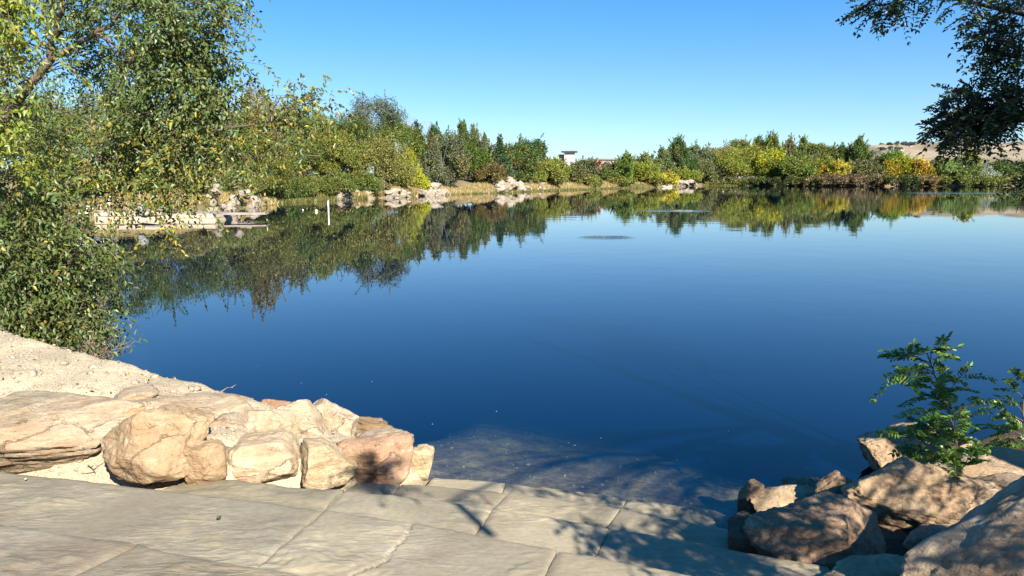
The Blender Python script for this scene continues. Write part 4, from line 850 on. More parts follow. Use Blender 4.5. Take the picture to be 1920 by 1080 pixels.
def slab(label, k, xl, xr, sl, sr, seed, color=(1, 1, 1), material=None, group='flagstones of the steps', thick=.15, gap=.009, nstep=.018, ridge=.007, crack=None):
    """a flagstone of tread k between joints that start at xl, xr on the front edge and run back with slopes sl, sr (dx per metre)"""
    rng = np.random.default_rng(seed); z = ROWS_Z[k]
    Lx = xr - xl; nx = max(10, int(Lx / nstep)); S_ = np.linspace(0, 1, nx)
    back = np.array([edge_pt(k - 1, xl + (xr - xl) * s) for s in S_]) if k > 0 else np.array([edge_pt(k, xl + (xr - xl) * s) - np.array([.2, .75]) for s in S_])
    front = np.array([edge_pt(k, xl + (xr - xl) * s) for s in S_])
    d = front[:, 1] - back[:, 1] + .10
    ny_ = max(10, int(d.mean() / nstep)); T_ = np.linspace(0, 1, ny_)
    sl_ = sl + (sr - sl) * S_
    X = front[:, 0][None] + sl_[None] * (T_[:, None] * d[None])
    Y = front[:, 1][None] - T_[:, None] * d[None]
    X = X + (gap / 2) * (1 - 2 * S_)[None]
    Q = np.column_stack([X.ravel(), Y.ravel(), np.full(X.size, seed * 3.1)])
    # split edge along the front, nibbled joints at the sides
    fr_ = np.column_stack([front * 1.0, np.full(nx, seed * 1.7)])
    nib = .013 * fbm(fr_ * 4, 3, seed) + .006 * fbm(fr_ * 22, 2, seed + 1)
    Y = Y + np.exp(-T_[:, None] * d[None] / .05) * nib[None]
    sd = np.column_stack([np.zeros(ny_), T_ * d.mean() * 1.0, np.full(ny_, seed * .9)])
    X = X + (np.exp(-S_ * Lx / .02)[None] * (.004 * fbm(sd * 14, 3, seed + 2))[:, None] + np.exp(-(1 - S_) * Lx / .02)[None] * (.004 * fbm(sd * 14, 3, seed + 3))[:, None])
    # cleft surface: thin broken layers and low ridges
    Rq = Q * np.array([1.0, 2.0, 1]); Rq = np.column_stack([Rq[:, 0] * .94 + Rq[:, 1] * .34, Rq[:, 1] * .94 - Rq[:, 0] * .34, Rq[:, 2]])
    n1 = fbm(Rq * 1.5, 4, seed + 5); lay = np.floor(n1 * 3.2) + sstep(.72, 1.0, (n1 * 3.2) % 1)
    Zt = z + ridge * .75 * lay + ridge * .8 * fbm(Rq * np.array([7, 13, 1]), 3, seed + 6) * sstep(-.5, .6, vnoise(Q * 1.7, seed + 8)) - ridge * 1.0
    Zt = np.clip(Zt, z - .006, z + .014).reshape(X.shape)
    if crack:
        cp = spline(np.array([at(u, v, z)[:2] for u, v in crack]), 60); cp += .006 * np.random.default_rng(3).normal(size=cp.shape)
        dc = np.sqrt(((np.column_stack([X.ravel(), Y.ravel()])[:, None, :] - cp[None]) ** 2).sum(-1)).min(1).reshape(X.shape)
        Zt = Zt - .012 * np.exp(-(dc / .009) ** 2)
    edge_drop = np.minimum.reduce([T_[:, None] * d[None], (S_ * Lx)[None] + 0 * X, ((1 - S_) * Lx)[None] + 0 * X])
    Zt = Zt - .009 * np.exp(-edge_drop / .011)
    top = np.column_stack([X.ravel(), Y.ravel(), Zt.ravel()])
    ii, jj = np.meshgrid(np.arange(ny_ - 1), np.arange(nx - 1), indexing='ij')
    F = np.stack([ii * nx + jj, (ii + 1) * nx + jj, (ii + 1) * nx + jj + 1, ii * nx + jj + 1], -1).reshape(-1, 4)
    ring = np.concatenate([np.arange(nx), np.arange(1, ny_) * nx + nx - 1, (ny_ - 1) * nx + np.arange(nx - 2, -1, -1), np.arange(ny_ - 2, 0, -1) * nx])
    V = [top]; base = len(top); nrg = len(ring); V.append(top[ring]); prev = base + np.arange(nrg); base += nrg; Fs = [F]
    c0 = top[:, :2].mean(0)
    for q in range(1, 5):
        pr = top[ring].copy(); pr[:, 2] -= thick * q / 4
        nz = .010 * fbm(pr * np.array([9, 9, 22.]), 3, seed + 11)
        dirv = pr[:, :2] - c0; dirv /= np.linalg.norm(dirv, axis=1)[:, None]
        pr[:, :2] += dirv * np.minimum(nz, .004)[:, None]
        V.append(pr); cur = base + (q - 1) * nrg + np.arange(nrg)
        nx1 = np.roll(np.arange(nrg), -1)
        Fs.append(np.stack([prev, prev[nx1], cur[nx1], cur], -1)); prev = cur
    V = np.concatenate(V)
    o = mesh('flagstone', V, [np.concatenate(Fs)], material or M['flag'], smooth=True)
    o.color = tuple(color) + (1,)
    return tag(o, label, 'stone slab', group)
def jx(k, a, b):                             # a joint seen from pixel a (front) to b (behind): x on the front edge and its slope
    p, q = at(*a, ROWS_Z[k]), at(*b, ROWS_Z[k]); return p[0], (q[0] - p[0]) / (p[1] - q[1])
J1 = jx(2, (609, 953), (488, 1056)); J2 = jx(2, (1046, 1027), (1022, 1076))
J3 = jx(3, (645, 918), (613, 949)); J4 = jx(3, (925, 950), (891, 999)); J5 = jx(3, (1143, 987), (1119, 1037))
J6 = jx(4, (752, 905), (737, 922)); J7 = jx(4, (954, 921), (925, 950)); J8 = jx(4, (1165, 954), (1142, 984))
J9 = jx(5, (949, 904), (943, 918)); J10 = jx(5, (1179, 934), (1167, 952))
slab('broken brown layered slab in the near corner, topmost step', 1, -3.6, -1.75, 0, -.5, 11, (1, .96, .9), M['flag_brown'], ridge=.016)
slab('rough buff slab on the topmost step ending near the middle', 1, -1.75, -.55, -.5, -.5, 12, (1.05, 1.02, .92), M['flag_brown'], ridge=.013)
slab('buff slab on the topmost step reaching below the frame', 1, -.55, 1.1, -.5, -.3, 13, (1, 1, .95))
slab('large smooth grey slab with a dark fallen leaf on it', 2, -3.9, J1[0], 0, J1[1], 21, (.84, .84, .82), ridge=.006)
slab('large pale slab crossed by a wandering thin crack', 2, J1[0], J2[0], J1[1], J2[1], 22, (1.0, .985, .95), ridge=.008, nstep=.009, crack=[(770, 978), (767, 988), (756, 1011), (742, 1020), (729, 1040), (708, 1057), (667, 1076), (640, 1090)])
slab('pale veined slab with a dark gap on its left', 2, J2[0], 1.62, J2[1], -.1, 23, (1.10, 1.06, .98))
slab('ridged slab under the squared and red streaked boulders', 3, -2.15, J3[0], -.7, J3[1], 31, (.86, .86, .80), ridge=.012)
slab('light slab crossed by the straight branch shadow', 3, J3[0], J4[0], J3[1], J4[1], 32, (1.10, 1.09, 1.04), ridge=.007)
slab('cream slab with leaf shadows at its front edge', 3, J4[0], J5[0], J4[1], J5[1], 33, (1.16, 1.12, 1.04))
slab('slab lying deep in leaf shade against the dark block', 3, J5[0], 1.66, J5[1], 0, 34, (1.05, 1.02, .98))
slab('short slab at the foot of the pink rust streaked boulder', 4, -1.12, J6[0], -.4, J6[1], 41, (.84, .82, .77))
slab('rippled slab in soft shade between the boulders and the cream slab', 4, J6[0], J7[0], J6[1], J7[1], 42, (.92, .90, .84), ridge=.010)
slab('long cream sunlit slab of the second lowest step', 4, J7[0], J8[0], J7[1], J8[1], 43, (1.14, 1.10, 1.02))
slab('half shaded slab ending at the dark upright boulder', 4, J8[0], 1.62, J8[1], 0, 44, (1.08, 1.05, 1.0))
slab('smooth white slab on the lowest step beside the pale corner boulder', 5, -.62, J9[0], -.3, J9[1], 51, (1.22, 1.18, 1.10), ridge=.005)
slab('dappled slab in the middle of the lowest step', 5, J9[0], J10[0], J9[1], J10[1], 52, (1.10, 1.07, 1.0))
slab('ragged ended slab on the lowest step pointing at the water', 5, J10[0], 1.40, J10[1], 0, 53, (1.12, 1.08, 1.0))
# sandy bedding that shows in the joints
bm_ = MB()
for k in range(1, 6):
    xs = np.linspace(-3.8, 1.6, 40) if k < 3 else np.linspace(-2.1, 1.6, 30) if k == 3 else np.linspace(-1.1, 1.55, 24) if k == 4 else np.linspace(-.58, 1.36, 20)
    fr_ = np.array([edge_pt(k, x) for x in xs]) - np.array([0, .035]); bk = np.array([edge_pt(k - 1, x) for x in xs]) - np.array([0, .12])
    z = ROWS_Z[k] - .022; n_ = len(xs)
    V = np.concatenate([np.column_stack([bk, np.full(n_, z)]), np.column_stack([fr_, np.full(n_, z)]), np.column_stack([fr_, np.full(n_, z - .4)])])
    q = np.arange(n_ - 1)
    bm_.add(V, np.concatenate([np.stack([q, q + 1, n_ + q + 1, n_ + q], -1), np.stack([n_ + q, n_ + q + 1, 2 * n_ + q + 1, 2 * n_ + q], -1)]))
M['bedding'] = stone_mat('bedding', [(.3, (.36, .29, .20, 1)), (.7, (.52, .44, .32, 1))], scale=20, bump=.006, fine=80)
tag(bm_.build('path_bedding', M['bedding']), 'sandy bedding between the flagstones', 'ground', kind='structure')

# loose gravel on the left bank
rng = np.random.default_rng(5)
V1, F1 = ICO[1]
def pebbles(name, n, area, smin, smax, seed, label):
    rng = np.random.default_rng(seed)
    P2 = []
    while len(P2) < n:
        u, v = rng.uniform(area[0], area[1]), rng.uniform(area[2], area[3])
        q = at(u, v, rng.uniform(.5, .95)); P2.append(q[:2] + rng.normal(size=2) * .05)
    P2 = np.array(P2); d = shore_dist(P2); Z = land_h(P2); ok = (d > .15) & (Z > .2)
    s_ = step_axis(P2); ok &= ~((P2[:, 0] > -.62 - np.clip(s_, 0, 5) * 1.1))
    P2, Z = P2[ok], Z[ok]; n = len(P2)
    s = smin * (smax / smin) ** (rng.random(n) ** 2.2)
    sc = rng.uniform(.6, 1.1, (n, 3)) * s[:, None]; sc[:, 2] *= .6
    ang = rng.random(n) * 6.28
    V = V1[None] * (1 + .18 * rng.normal(size=(n, len(V1), 1))) * sc[:, None, :]
    V = np.stack([V[..., 0] * np.cos(ang)[:, None] - V[..., 1] * np.sin(ang)[:, None], V[..., 0] * np.sin(ang)[:, None] + V[..., 1] * np.cos(ang)[:, None], V[..., 2]], -1)
    V = V + np.column_stack([P2, Z + s * .15])[:, None, :]
    F = (F1[None] + (np.arange(n) * len(V1))[:, None, None]).reshape(-1, 3)
    return tag(mesh(name, V.reshape(-1, 3), F, M['pebble'], smooth=True), label, 'gravel', kind='stuff')
pebbles('gravel', 9000, (-120, 640, 640, 900), .004, .022, 5, 'pale gravel strewn over the left bank')

# stones and silt lumps on the bed of the shallows
rng = np.random.default_rng(44); n = 900
P2 = np.column_stack([rng.uniform(-1.2, 3.0, n), rng.uniform(5.0, 8.2, n)]); d = shore_dist(P2); ok = (d < -.03); P2 = P2[ok]; Z = land_h(P2); n = len(P2)
sz = .004 * 7 ** (rng.random(n) ** 2.5); V = V1[None] * (1 + .2 * rng.normal(size=(n, len(V1), 1))) * (rng.uniform(.6, 1.1, (n, 3)) * sz[:, None])[:, None, :] * np.array([1, 1, .6]) + np.column_stack([P2, Z + sz * .1])[:, None, :]
tag(mesh('bed_gravel', V.reshape(-1, 3), (F1[None] + (np.arange(n) * len(V1))[:, None, None]).reshape(-1, 3), M['bed_pebble'], smooth=True), 'small stones on the bed of the shallows below the steps', 'gravel', kind='stuff')
pebbles('gravel_stones', 260, (-120, 560, 650, 860), .018, .05, 15, 'scattered larger stones in the gravel of the left bank')
rng = np.random.default_rng(8); P2 = []
while len(P2) < 420:
    u, v = rng.uniform(-100, 620), rng.uniform(650, 1075); q = at(u, v, rng.uniform(.4, .9)); P2.append(q[:2])
P2 = np.array(P2); Z = land_h(P2); s_ = step_axis(P2); ok = (shore_dist(P2) > .2) & ~((P2[:, 0] > -.62 - np.clip(s_, 0, 5) * 1.1))
P2, Z = P2[ok], Z[ok]; D = rng.normal(size=(len(P2), 3)); D[:, 2] *= .25
V, F, k = leaf_quads(np.column_stack([P2, Z + .012]), D, rng.uniform(.015, .05, len(P2)), rng.uniform(.006, .018, len(P2)), rng, (0, 0, 3), True)
o = mesh('leaf_litter', V, F, M['leaf'], attrs={'rnd': np.repeat(rng.random(len(P2)), 2), 'tint': np.zeros(2 * len(P2))}); o.color = (.13, .10, .06, 1)
tag(o, 'dry leaf litter scattered on the gravel bank', 'leaf litter', kind='stuff')

# ------------------------------------------------------------------ small litter
def twig(name, label, pts, r, group=None, material='dry_twig', z=None):
    b = MB(); P = spline(np.array(pts), 14); b.tube(P, np.linspace(r, r * .4, 14), 6)
    for q in (4, 8, 11):
        dv = np.array([random.Random(q * 3 + len(label)).uniform(-1, 1) for _ in range(3)]) * r * 14; dv[2] = abs(dv[2]) * .5
        b.tube(np.array([P[q], P[q] + dv * .6, P[q] + dv]), [r * .6, r * .5, r * .25], 5)
    return tag(b.build(name, M[material], None, True), label, 'twig', group)
def gpt(u, v, z): q = at(u, v, z); q[2] = max(ground_z(q[0], q[1]) + .01, z - .25); return q
twig('twig', 'curved dry twig lying across the gravel between two boulders', [gpt(198, 812, .62) + [0, 0, .03], gpt(215, 824, .6) + [0, 0, .05], gpt(250, 822, .6) + [0, -.12, .10], gpt(278, 815, .62) + [0, -.2, .16]], .004)
twig('twig', 'short forked dark twig on the grey tan boulder', [gpt(158, 778, .9) + [0, -.05, .05], gpt(166, 783, .9) + [0, -.05, .06], gpt(172, 787, .9) + [0, -.05, .05]], .006)
twig('twig', 'bent twig lying on the gravel above the thin flat rock', [gpt(206, 745, .92), gpt(206, 733, .92), gpt(222, 736, .92) + [0, 0, .02], gpt(258, 757, .88)], .005)
twig('twig', 'pale dry stem arching over the water from the crest', [gpt(395, 735, .72) + [0, .1, .0], gpt(415, 734, .72) + [0, .1, .08], gpt(428, 738, .72) + [0, .1, .10]], .005)
twig('twig', 'small brown twig on the flat grey topped boulder', [at(724, 826, .36) + [0, 0, .015], at(738, 825, .36) + [0, 0, .02]], .006)
def dead_leaf(label, u, v, z, size, col, group=None, name='fallen_leaf', curl=.5):
    p = at(u, v, z); n = 9
    s = np.linspace(-1, 1, n); X, Y = np.meshgrid(s, s); wv = np.sqrt(np.clip(1 - X ** 2, 0, 1)) * .55
    V = np.column_stack([(X * size).ravel(), (Y * wv * size).ravel(), (curl * size * (Y ** 2 * wv + .35 * X ** 2)).ravel() + .004])
    i, j = np.meshgrid(np.arange(n - 1), np.arange(n - 1), indexing='ij'); F = np.stack([i * n + j, i * n + j + 1, (i + 1) * n + j + 1, (i + 1) * n + j], -1).reshape(-1, 4)
    o = mesh(name, V, F, plain_mat('dead_leaf', col, .8), smooth=True, loc=p); o.rotation_euler = (0, 0, u * .7)
    return tag(o, label, 'leaf', group)
dead_leaf('dark curled fallen leaf on the large smooth grey slab', 411, 973, ROWS_Z[2] + .006, .022, (.09, .075, .06))
dead_leaf('tiny pale fleck on the far part of the large smooth grey slab', 48, 900, ROWS_Z[2] + .006, .014, (.7, .65, .5))
rng = np.random.default_rng(12)
fl = [(1066, 831), (1078, 836), (1127, 822), (1287, 843), (1314, 846), (1275, 836), (1342, 893), (697, 716), (484, 686), (612, 741), (565, 719), (811, 916 - 120), (931, 772), (1366, 809), (660, 820)]
for q, (u, v) in enumerate(fl):
    dead_leaf('tiny white leaf fleck floating on the deep blue water', u, v, .003,   .006 if q < 7 else .008, (.75, .72, .62), 'flecks floating on the water', 'floating_fleck', .2)

# ------------------------------------------------------------------ near broadleaf tree on the left bank
rng = np.random.default_rng(2024)
TB = MB(); LIMB = []
def limb(px, r0, r1, n=22, keep=True, wob=.03):
    P = spline(np.array([aty(u, v, y) for u, v, y in px]), n)
    P[1:-1] += rng.normal(size=(n - 2, 3)) * wob * .5
    TB.tube(P, np.linspace(r0, r1, n), 9)
    if keep: LIMB.append((P, np.linspace(r0, r1, n)))
    return P
limb([(-250, 640, 9.8), (-150, 480, 10.3), (-70, 330, 10.6), (-10, 248, 10.8)], .14, .088)
limb([(-10, 248, 10.8), (20, 205, 10.9), (62, 152, 10.9), (95, 112, 10.8)], .075, .055, wob=.01)
limb([(95, 112, 10.8), (98, 80, 10.7), (108, 40, 10.5), (118, -10, 10.3), (150, -120, 10)], .05, .02)
limb([(95, 112, 10.8), (130, 90, 10.6), (180, 62, 10.4), (260, 0, 10), (350, -70, 9.6)], .04, .015)
limb([(-10, 248, 10.8), (-40, 150, 10), (-30, 50, 9), (20, -40, 8.2)], .07, .025)
limb([(-110, 420, 10.4), (10, 392, 10.2), (100, 357, 10), (180, 300, 9.9), (230, 275, 9.8), (300, 258, 9.6), (400, 247, 9.4), (500, 228, 9.2)], .07, .012)
limb([(180, 300, 9.9), (260, 280, 9.8), (360, 285, 9.6), (480, 292, 9.4), (600, 292, 9.2)], .022, .006)
limb([(350, -70, 9.6), (400, -20, 9.4), (425, 30, 9.2), (440, 70, 9.1)], .02, .006)
limb([(260, 0, 10), (330, 60, 9.8), (380, 140, 9.6), (425, 215, 9.4)], .025, .006)
limb([(180, 62, 10.4), (240, 110, 10.2), (270, 190, 10), (285, 260, 9.8)], .022, .006)
limb([(20, 205, 10.9), (90, 200, 10.5), (160, 230, 10.1), (200, 300, 9.8)], .025, .006)
limb([(150, -120, 10), (260, -130, 9.6), (380, -60, 9.2), (445, -5, 9)], .03, .008)
limb([(-60, 400, 9.6), (20, 420, 9.3), (80, 440, 9), (150, 470, 8.8)], .03, .008)
limb([(10, 392, 10.2), (80, 400, 9.6), (200, 380, 9.4), (330, 400, 9.2)], .02, .006)
BR = MB(); P = spline(np.array([aty(u, v, y) for u, v, y in [(92, 362, 9.9), (130, 346, 9.8), (165, 333, 9.7), (197, 321, 9.6)]]), 14); BR.tube(P, np.linspace(.062, .05, 14), 10)
allP = np.concatenate([p for p, r in LIMB]); allR = np.concatenate([r for p, r in LIMB])
LP, LD, LT, LC = [], [], [], []
def spray(c, rad, n_twig, tint, droop=.42, out=.75, tl=(.2, .5), step=.040):
    """twigs with alternate leaves springing from one branch end"""
    dd = np.linalg.norm(allP - c, axis=1) + 6 * (allP[:, 2] < c[2] - .6)
    b = allP[np.argmin(dd)]; mid = (b + c) / 2 + np.array([0, 0, .12]) + rng.normal(size=3) * .05
    P = spline([b, mid, c], 8); L_ = np.linalg.norm(c - b)
    TB.tube(P, np.linspace(min(.012, .004 + .006 * L_), .003, 8), 5)
    for t in range(n_twig):
        s = c + rng.normal(size=3) * rad * .55
        a = rng.normal(size=3) * out; a[2] -= droop * rng.uniform(.2, 1.2); a[1] -= .12; a /= np.linalg.norm(a)
        ln = rng.uniform(*tl); n = int(ln / step) + 2
        tt = np.linspace(0, 1, n)[:, None]
        Q = s + a * ln * tt + np.array([0, 0, -.25 * ln]) * tt ** 2
        if t % 3 == 0: TB.tube(np.vstack([Q[0] * .5 + c * .5, Q[n // 2], Q[-1]]), [.003, .0025, .0012], 4)
        side = np.cross(a, rng.normal(size=3)); side /= np.linalg.norm(side)
        sg = np.where(np.arange(n) % 2 == 0, 1, -1)[:, None]
        LP.append(Q); LD.append(a * .55 + side * sg * .8 + rng.normal(size=(n, 3)) * .3 + np.array([0, 0, -.45]))
        LT.append(np.where(rng.random(n) < tint, rng.uniform(.45, 1, n), rng.uniform(0, .12, n))); LC.append(np.full(n, rng.random()))
REG = [  # u0,v0,u1,v1, depth range, sprays, twigs each, radius, yellow share
 (110, -80, 255, 40, 9.8, 11.6, 26, 11, .40, .01), (120, 40, 255, 160, 11, 12.4, 20, 10, .40, .01),
 (240, -80, 405, 40, 8.8, 10.4, 28, 12, .40, .02), (240, 40, 395, 150, 9, 10.6, 29, 12, .40, .03), (250, 140, 430, 255, 9, 10.4, 28, 12, .40, .06),
 (390, -60, 435, 50, 8.9, 9.4, 8, 7, .24, .04), (375, 110, 450, 220, 9, 9.8, 13, 9, .32, .08), (130, 170, 260, 280, 9.6, 11.0, 20, 11, .40, .05),
 (-40, 180, 20, 300, 10.8, 12, 10, 10, .40, .20), (60, 200, 130, 300, 11.2, 12.2, 12, 10, .38, .12), (-40, 340, 90, 420, 8.8, 10.2, 22, 12, .42, .08), (110, 260, 330, 335, 9.0, 10.2, 26, 8, .36, .30), (300, 250, 470, 330, 9.0, 9.8, 24, 8, .34, .35),
 (450, 180, 620, 290, 9.1, 9.6, 14, 6, .28, .35), (120, 340, 380, 392, 8.9, 9.4, 13, 5, .22, .35), (-60, -80, 100, 40, 10.4, 12, 20, 11, .42, .04), (-60, 40, 60, 180, 11, 12.4, 12, 10, .40, .08), (-10, 90, 90, 230, 10.0, 10.6, 9, 8, .3, .12), (300, 400, 345, 430, 8.9, 9.1, 3, 4, .12, .8)]
for u0, v0, u1, v1, d0, d1, ns_, ntw, rad, tint in REG:
    for q in range(int(ns_ * .62)):
        c = aty(rng.uniform(u0, u1), rng.uniform(v0, v1), rng.uniform(d0, d1))
        spray(c, rad * rng.uniform(.65, .95), int(ntw * rng.uniform(1.2, 2.1)), tint)
nt_root = empty('broadleaf_tree', aty(-250, 640, 9.8), 'large near broadleaf tree leaning in over the pond, leaves partly yellow', 'tree')
P_ = np.concatenate(LP); D_ = np.concatenate(LD); T_ = np.concatenate(LT); C_ = np.concatenate(LC); loc0 = np.array(nt_root.location)
TB.V = [v - loc0 for v in TB.V]; TB.build('trunk', M['bark'], nt_root, True)
BR.V = [v - loc0 for v in BR.V]; tag(BR.build('broken_limb', M['broken_wood'], nt_root, True), 'pale broken limb with its bark stripped')
crown_mesh('crown', P_ - loc0, D_, rng.uniform(.045, .085, len(P_)), rng.uniform(.025, .044, len(P_)), rng, M['near_leaf'], nt_root, T_, C_, (.085, .135, .028), True)
print('near tree leaves', len(P_))
# the bright yellow green sprays hang closer, from a neighbour outside the frame
def small_tree(name, label, cat, base, limbs, sprays, color, leafs, seed, mat_leaf='near_leaf', bark='bark', droop=.5, out=.7):
    global TB, LIMB, LP, LD, LT, LC, allP, rng
    rng = np.random.default_rng(seed)
    TB = MB(); LIMB = []; LP, LD, LT, LC = [], [], [], []
    for px, r0, r1 in limbs: limb(px, r0, r1)
    allP = np.concatenate([p for p, r in LIMB])
    for c, rad, ntw, tint in sprays: spray(c, rad, ntw, tint, droop, out)
    root = empty(name, base, label, cat); l0 = np.array(root.location)
    TB.V = [v - l0 for v in TB.V]; TB.build('trunk', M[bark], root, True)
    P_ = np.concatenate(LP); 
    crown_mesh('crown', P_ - l0, np.concatenate(LD), rng.uniform(*leafs, len(P_)), rng.uniform(*leafs, len(P_)) * .52, rng, M[mat_leaf], root, np.concatenate(LT), np.concatenate(LC), color, True)
    return root
r2 = np.random.default_rng(8)
sp = [(aty(r2.uniform(-40, 60), r2.uniform(-30, 80), r2.uniform(7.4, 8.4)), .26, 10, .12) for _ in range(15)] + [(aty(r2.uniform(-40, 16), r2.uniform(170, 290), r2.uniform(7.6, 8.6)), .26, 9, .12) for _ in range(8)]
small_tree('broadleaf_tree', 'young bright yellow green tree at the frame edge in front of the leaning trunk', 'tree', aty(-330, 700, 8.0),
           [([(-330, 700, 8.0), (-240, 450, 8), (-160, 250, 8), (-60, 90, 7.9), (20, 20, 7.8)], .06, .012), ([(-160, 250, 8), (-60, 260, 8), (10, 230, 8)], .02, .005)], sp, (.18, .235, .024), (.05, .085), 31, droop=.3)
sp = []
for q in range(120):
    u = r2.uniform(-60, 205); v = r2.uniform(390, 630)
    if u > 150 + (v - 400) * .25: continue
    sp.append((aty(u, v, r2.uniform(8.3, 9.6)), .30, 11, .06))
small_tree('bank_bush', 'dense dark green bush hanging over the water at the left bank', 'bush', aty(60, 660, 9.0),
           [([(-40, 700, 9.0), (-20, 560, 9.1), (40, 460, 9), (130, 420, 8.9)], .04, .01), ([(60, 680, 9.0), (80, 580, 9), (130, 500, 8.9), (190, 470, 8.8)], .035, .008), ([(100, 680, 9.2), (130, 620, 9.1), (180, 580, 9), (205, 560, 9)], .03, .006),
            ([(20, 420, 9), (60, 440, 8.8), (75, 520, 8.6)], .016, .008)],
           sp, (.070, .112, .022), (.055, .09), 33, droop=.8)
# dry twiggy bush at the water
b = MB(); r3 = np.random.default_rng(4); base = aty(185, 672, 8.6); 
for q in range(60):
    d = r3.normal(size=3) * np.array([.5, .4, .3]); d[2] = abs(d[2]) + .35; ln = r3.uniform(.25, .5); d *= ln / np.linalg.norm(d)
    P = spline([np.zeros(3) + r3.normal(size=3) * .04, d * .5 + r3.normal(size=3) * .03, d], 6); b.tube(P, np.linspace(.005, .0015, 6), 4)
    for s in range(4):
        e = r3.normal(size=3) * .07; k_ = r3.integers(2, 6); b.tube(np.array([P[k_], P[k_] + e * .6, P[k_] + e]), [.002, .0018, .001], 3)
o = b.build('dry_bush', M['dry_twig'], None, True, loc=base); tag(o, 'small dry tan twiggy bush at the water below the green bush', 'bush')

# ------------------------------------------------------------------ black locust: sapling leaves and the overhanging tree
def pinnate(PB, DB_, L, pairs, leaf_len, rng, droop=.35):
    """compound leaves: rachis start PB, direction DB_; returns leaflet positions, directions and rachis lines"""
    P, D, Cn, lines = [], [], [], []
    for b, d in zip(PB, DB_):
        d = d / np.linalg.norm(d); Lr = L * rng.uniform(.75, 1.25)
        side = np.cross(d, np.array([0, 0, 1.0]) + rng.normal(size=3) * .35); side /= np.linalg.norm(side) + 1e-9
        t = np.linspace(.18, 1, pairs)[:, None]
        Q = b + d * Lr * t + np.array([0, 0, -droop * Lr]) * t ** 2
        c = rng.random()
        for sg in (1, -1):
            P.append(Q); D.append(side * sg + d * .35 + rng.normal(size=(pairs, 3)) * .12 + np.array([0, 0, -.15])); Cn.append(np.full(pairs, c))
        P.append(Q[-1:]); D.append((d + np.array([0, 0, -droop]))[None]); Cn.append(np.array([c]))
        lines.append(np.vstack([b, Q[pairs // 2], Q[-1]]))
    return np.concatenate(P), np.concatenate(D), np.concatenate(Cn), lines
def locust(name, label, cat, base, stems, tips, L, pairs, ll, color, seed, tint, bark, group=None, tube=True, nb=(0, 0, 1.2), wf=.56):
    rng = np.random.default_rng(seed); root = empty(name, base, label, cat, group); l0 = np.array(root.location)
    b = MB()
    for P, r0, r1 in stems: b.tube(np.asarray(P) - l0, np.linspace(r0, r1, len(P)), 8)
    PB = np.array([t[0] for t in tips]) - l0; DB_ = np.array([t[1] for t in tips])
    P, D, C, lines = pinnate(PB, DB_, L, pairs, ll, rng)
    if tube:
        for q in lines: b.tube(q, [.0022, .0018, .001], 4)
    b.build('trunk', M[bark], root, True)
    tint = tint * .7
    tn = np.where(rng.random(len(P)) < tint, .6, 0)
    crown_mesh('crown', P, D, ll * rng.uniform(.8, 1.2, len(P)), ll * wf, rng, M['locust_leaf'], root, tn, C, color, True, nb)
    return root
r4 = np.random.default_rng(55)
def sapling(label, base_px, y, stem_px, tips_px, seed, L=.17, ll=.043):
    P = spline(np.array([aty(u, v, y + dy) for u, v, dy in stem_px]), 20)
    stems = [(P, .011, .004)]; tips = []
    for u, v, dy in tips_px:
        t = aty(u, v, y + dy); dd = np.linalg.norm(P - t, axis=1) + .25 * np.maximum(P[:, 2] - t[2] + .02, 0)
        k_ = int(np.argmin(dd)); k_ = max(2, k_ - 2); b = P[k_]
        Q = spline([b, (b + t) / 2 + np.array([0, 0, .02]), t], 6); stems.append((Q, .004, .002))
        d = t - b; d = d / (np.linalg.norm(d) + 1e-6)
        n = 4 if np.linalg.norm(t - b) > .12 else 3
        for s in range(n):
            a = Q[-1 - s % 4]; tips.append((a, d + r4.normal(size=3) * .55 + np.array([0, -.1, .1])))
    return locust('locust_sapling', label, 'sapling', P[0], stems, tips, L, 8, ll, (.10, .20, .025), seed, .2, 'bark', 'young locust shoots among the right boulders')
y0 = 4.75
sapling('larger dark green locust sapling growing between the right boulders', None, y0, [(1810, 915, .0), (1800, 870, 0), (1788, 810, 0), (1772, 750, .02), (1752, 700, .03), (1738, 662, .03)],
        [(1745, 660, 0), (1712, 672, .05), (1680, 668, .03), (1762, 665, -.03), (1692, 700, -.05), (1735, 690, .1), (1708, 722, .05), (1772, 700, -.05), (1798, 708, .1), (1728, 748, -.1), (1780, 735, -.12), (1815, 758, .1), (1745, 770, -.15), (1722, 795, .05),
         (1662, 812, .1), (1692, 818, -.1), (1765, 790, -.2), (1815, 785, -.1), (1750, 830, -.2), (1722, 845, -.05), (1800, 830, -.2), (1830, 850, -.1), (1770, 860, -.22), (1740, 880, -.1), (1820, 872, -.2), (1790, 870, -.25), (1762, 735, .15), (1780, 765, .15), (1748, 800, .1), (1775, 815, .1)], 61)
sapling('smaller sunlit locust sapling at the edge behind the larger one', None, 5.3, [(1945, 870, 0), (1930, 820, 0), (1918, 770, 0), (1925, 720, 0)],
        [(1900, 760, 0), (1890, 790, 0), (1905, 735, 0), (1920, 715, 0), (1880, 820, 0), (1930, 760, 0), (1870, 775, 0.05), (1860, 800, .1), (1915, 800, 0), (1900, 835, 0), (1940, 740, 0)], 62, L=.16, ll=.038)

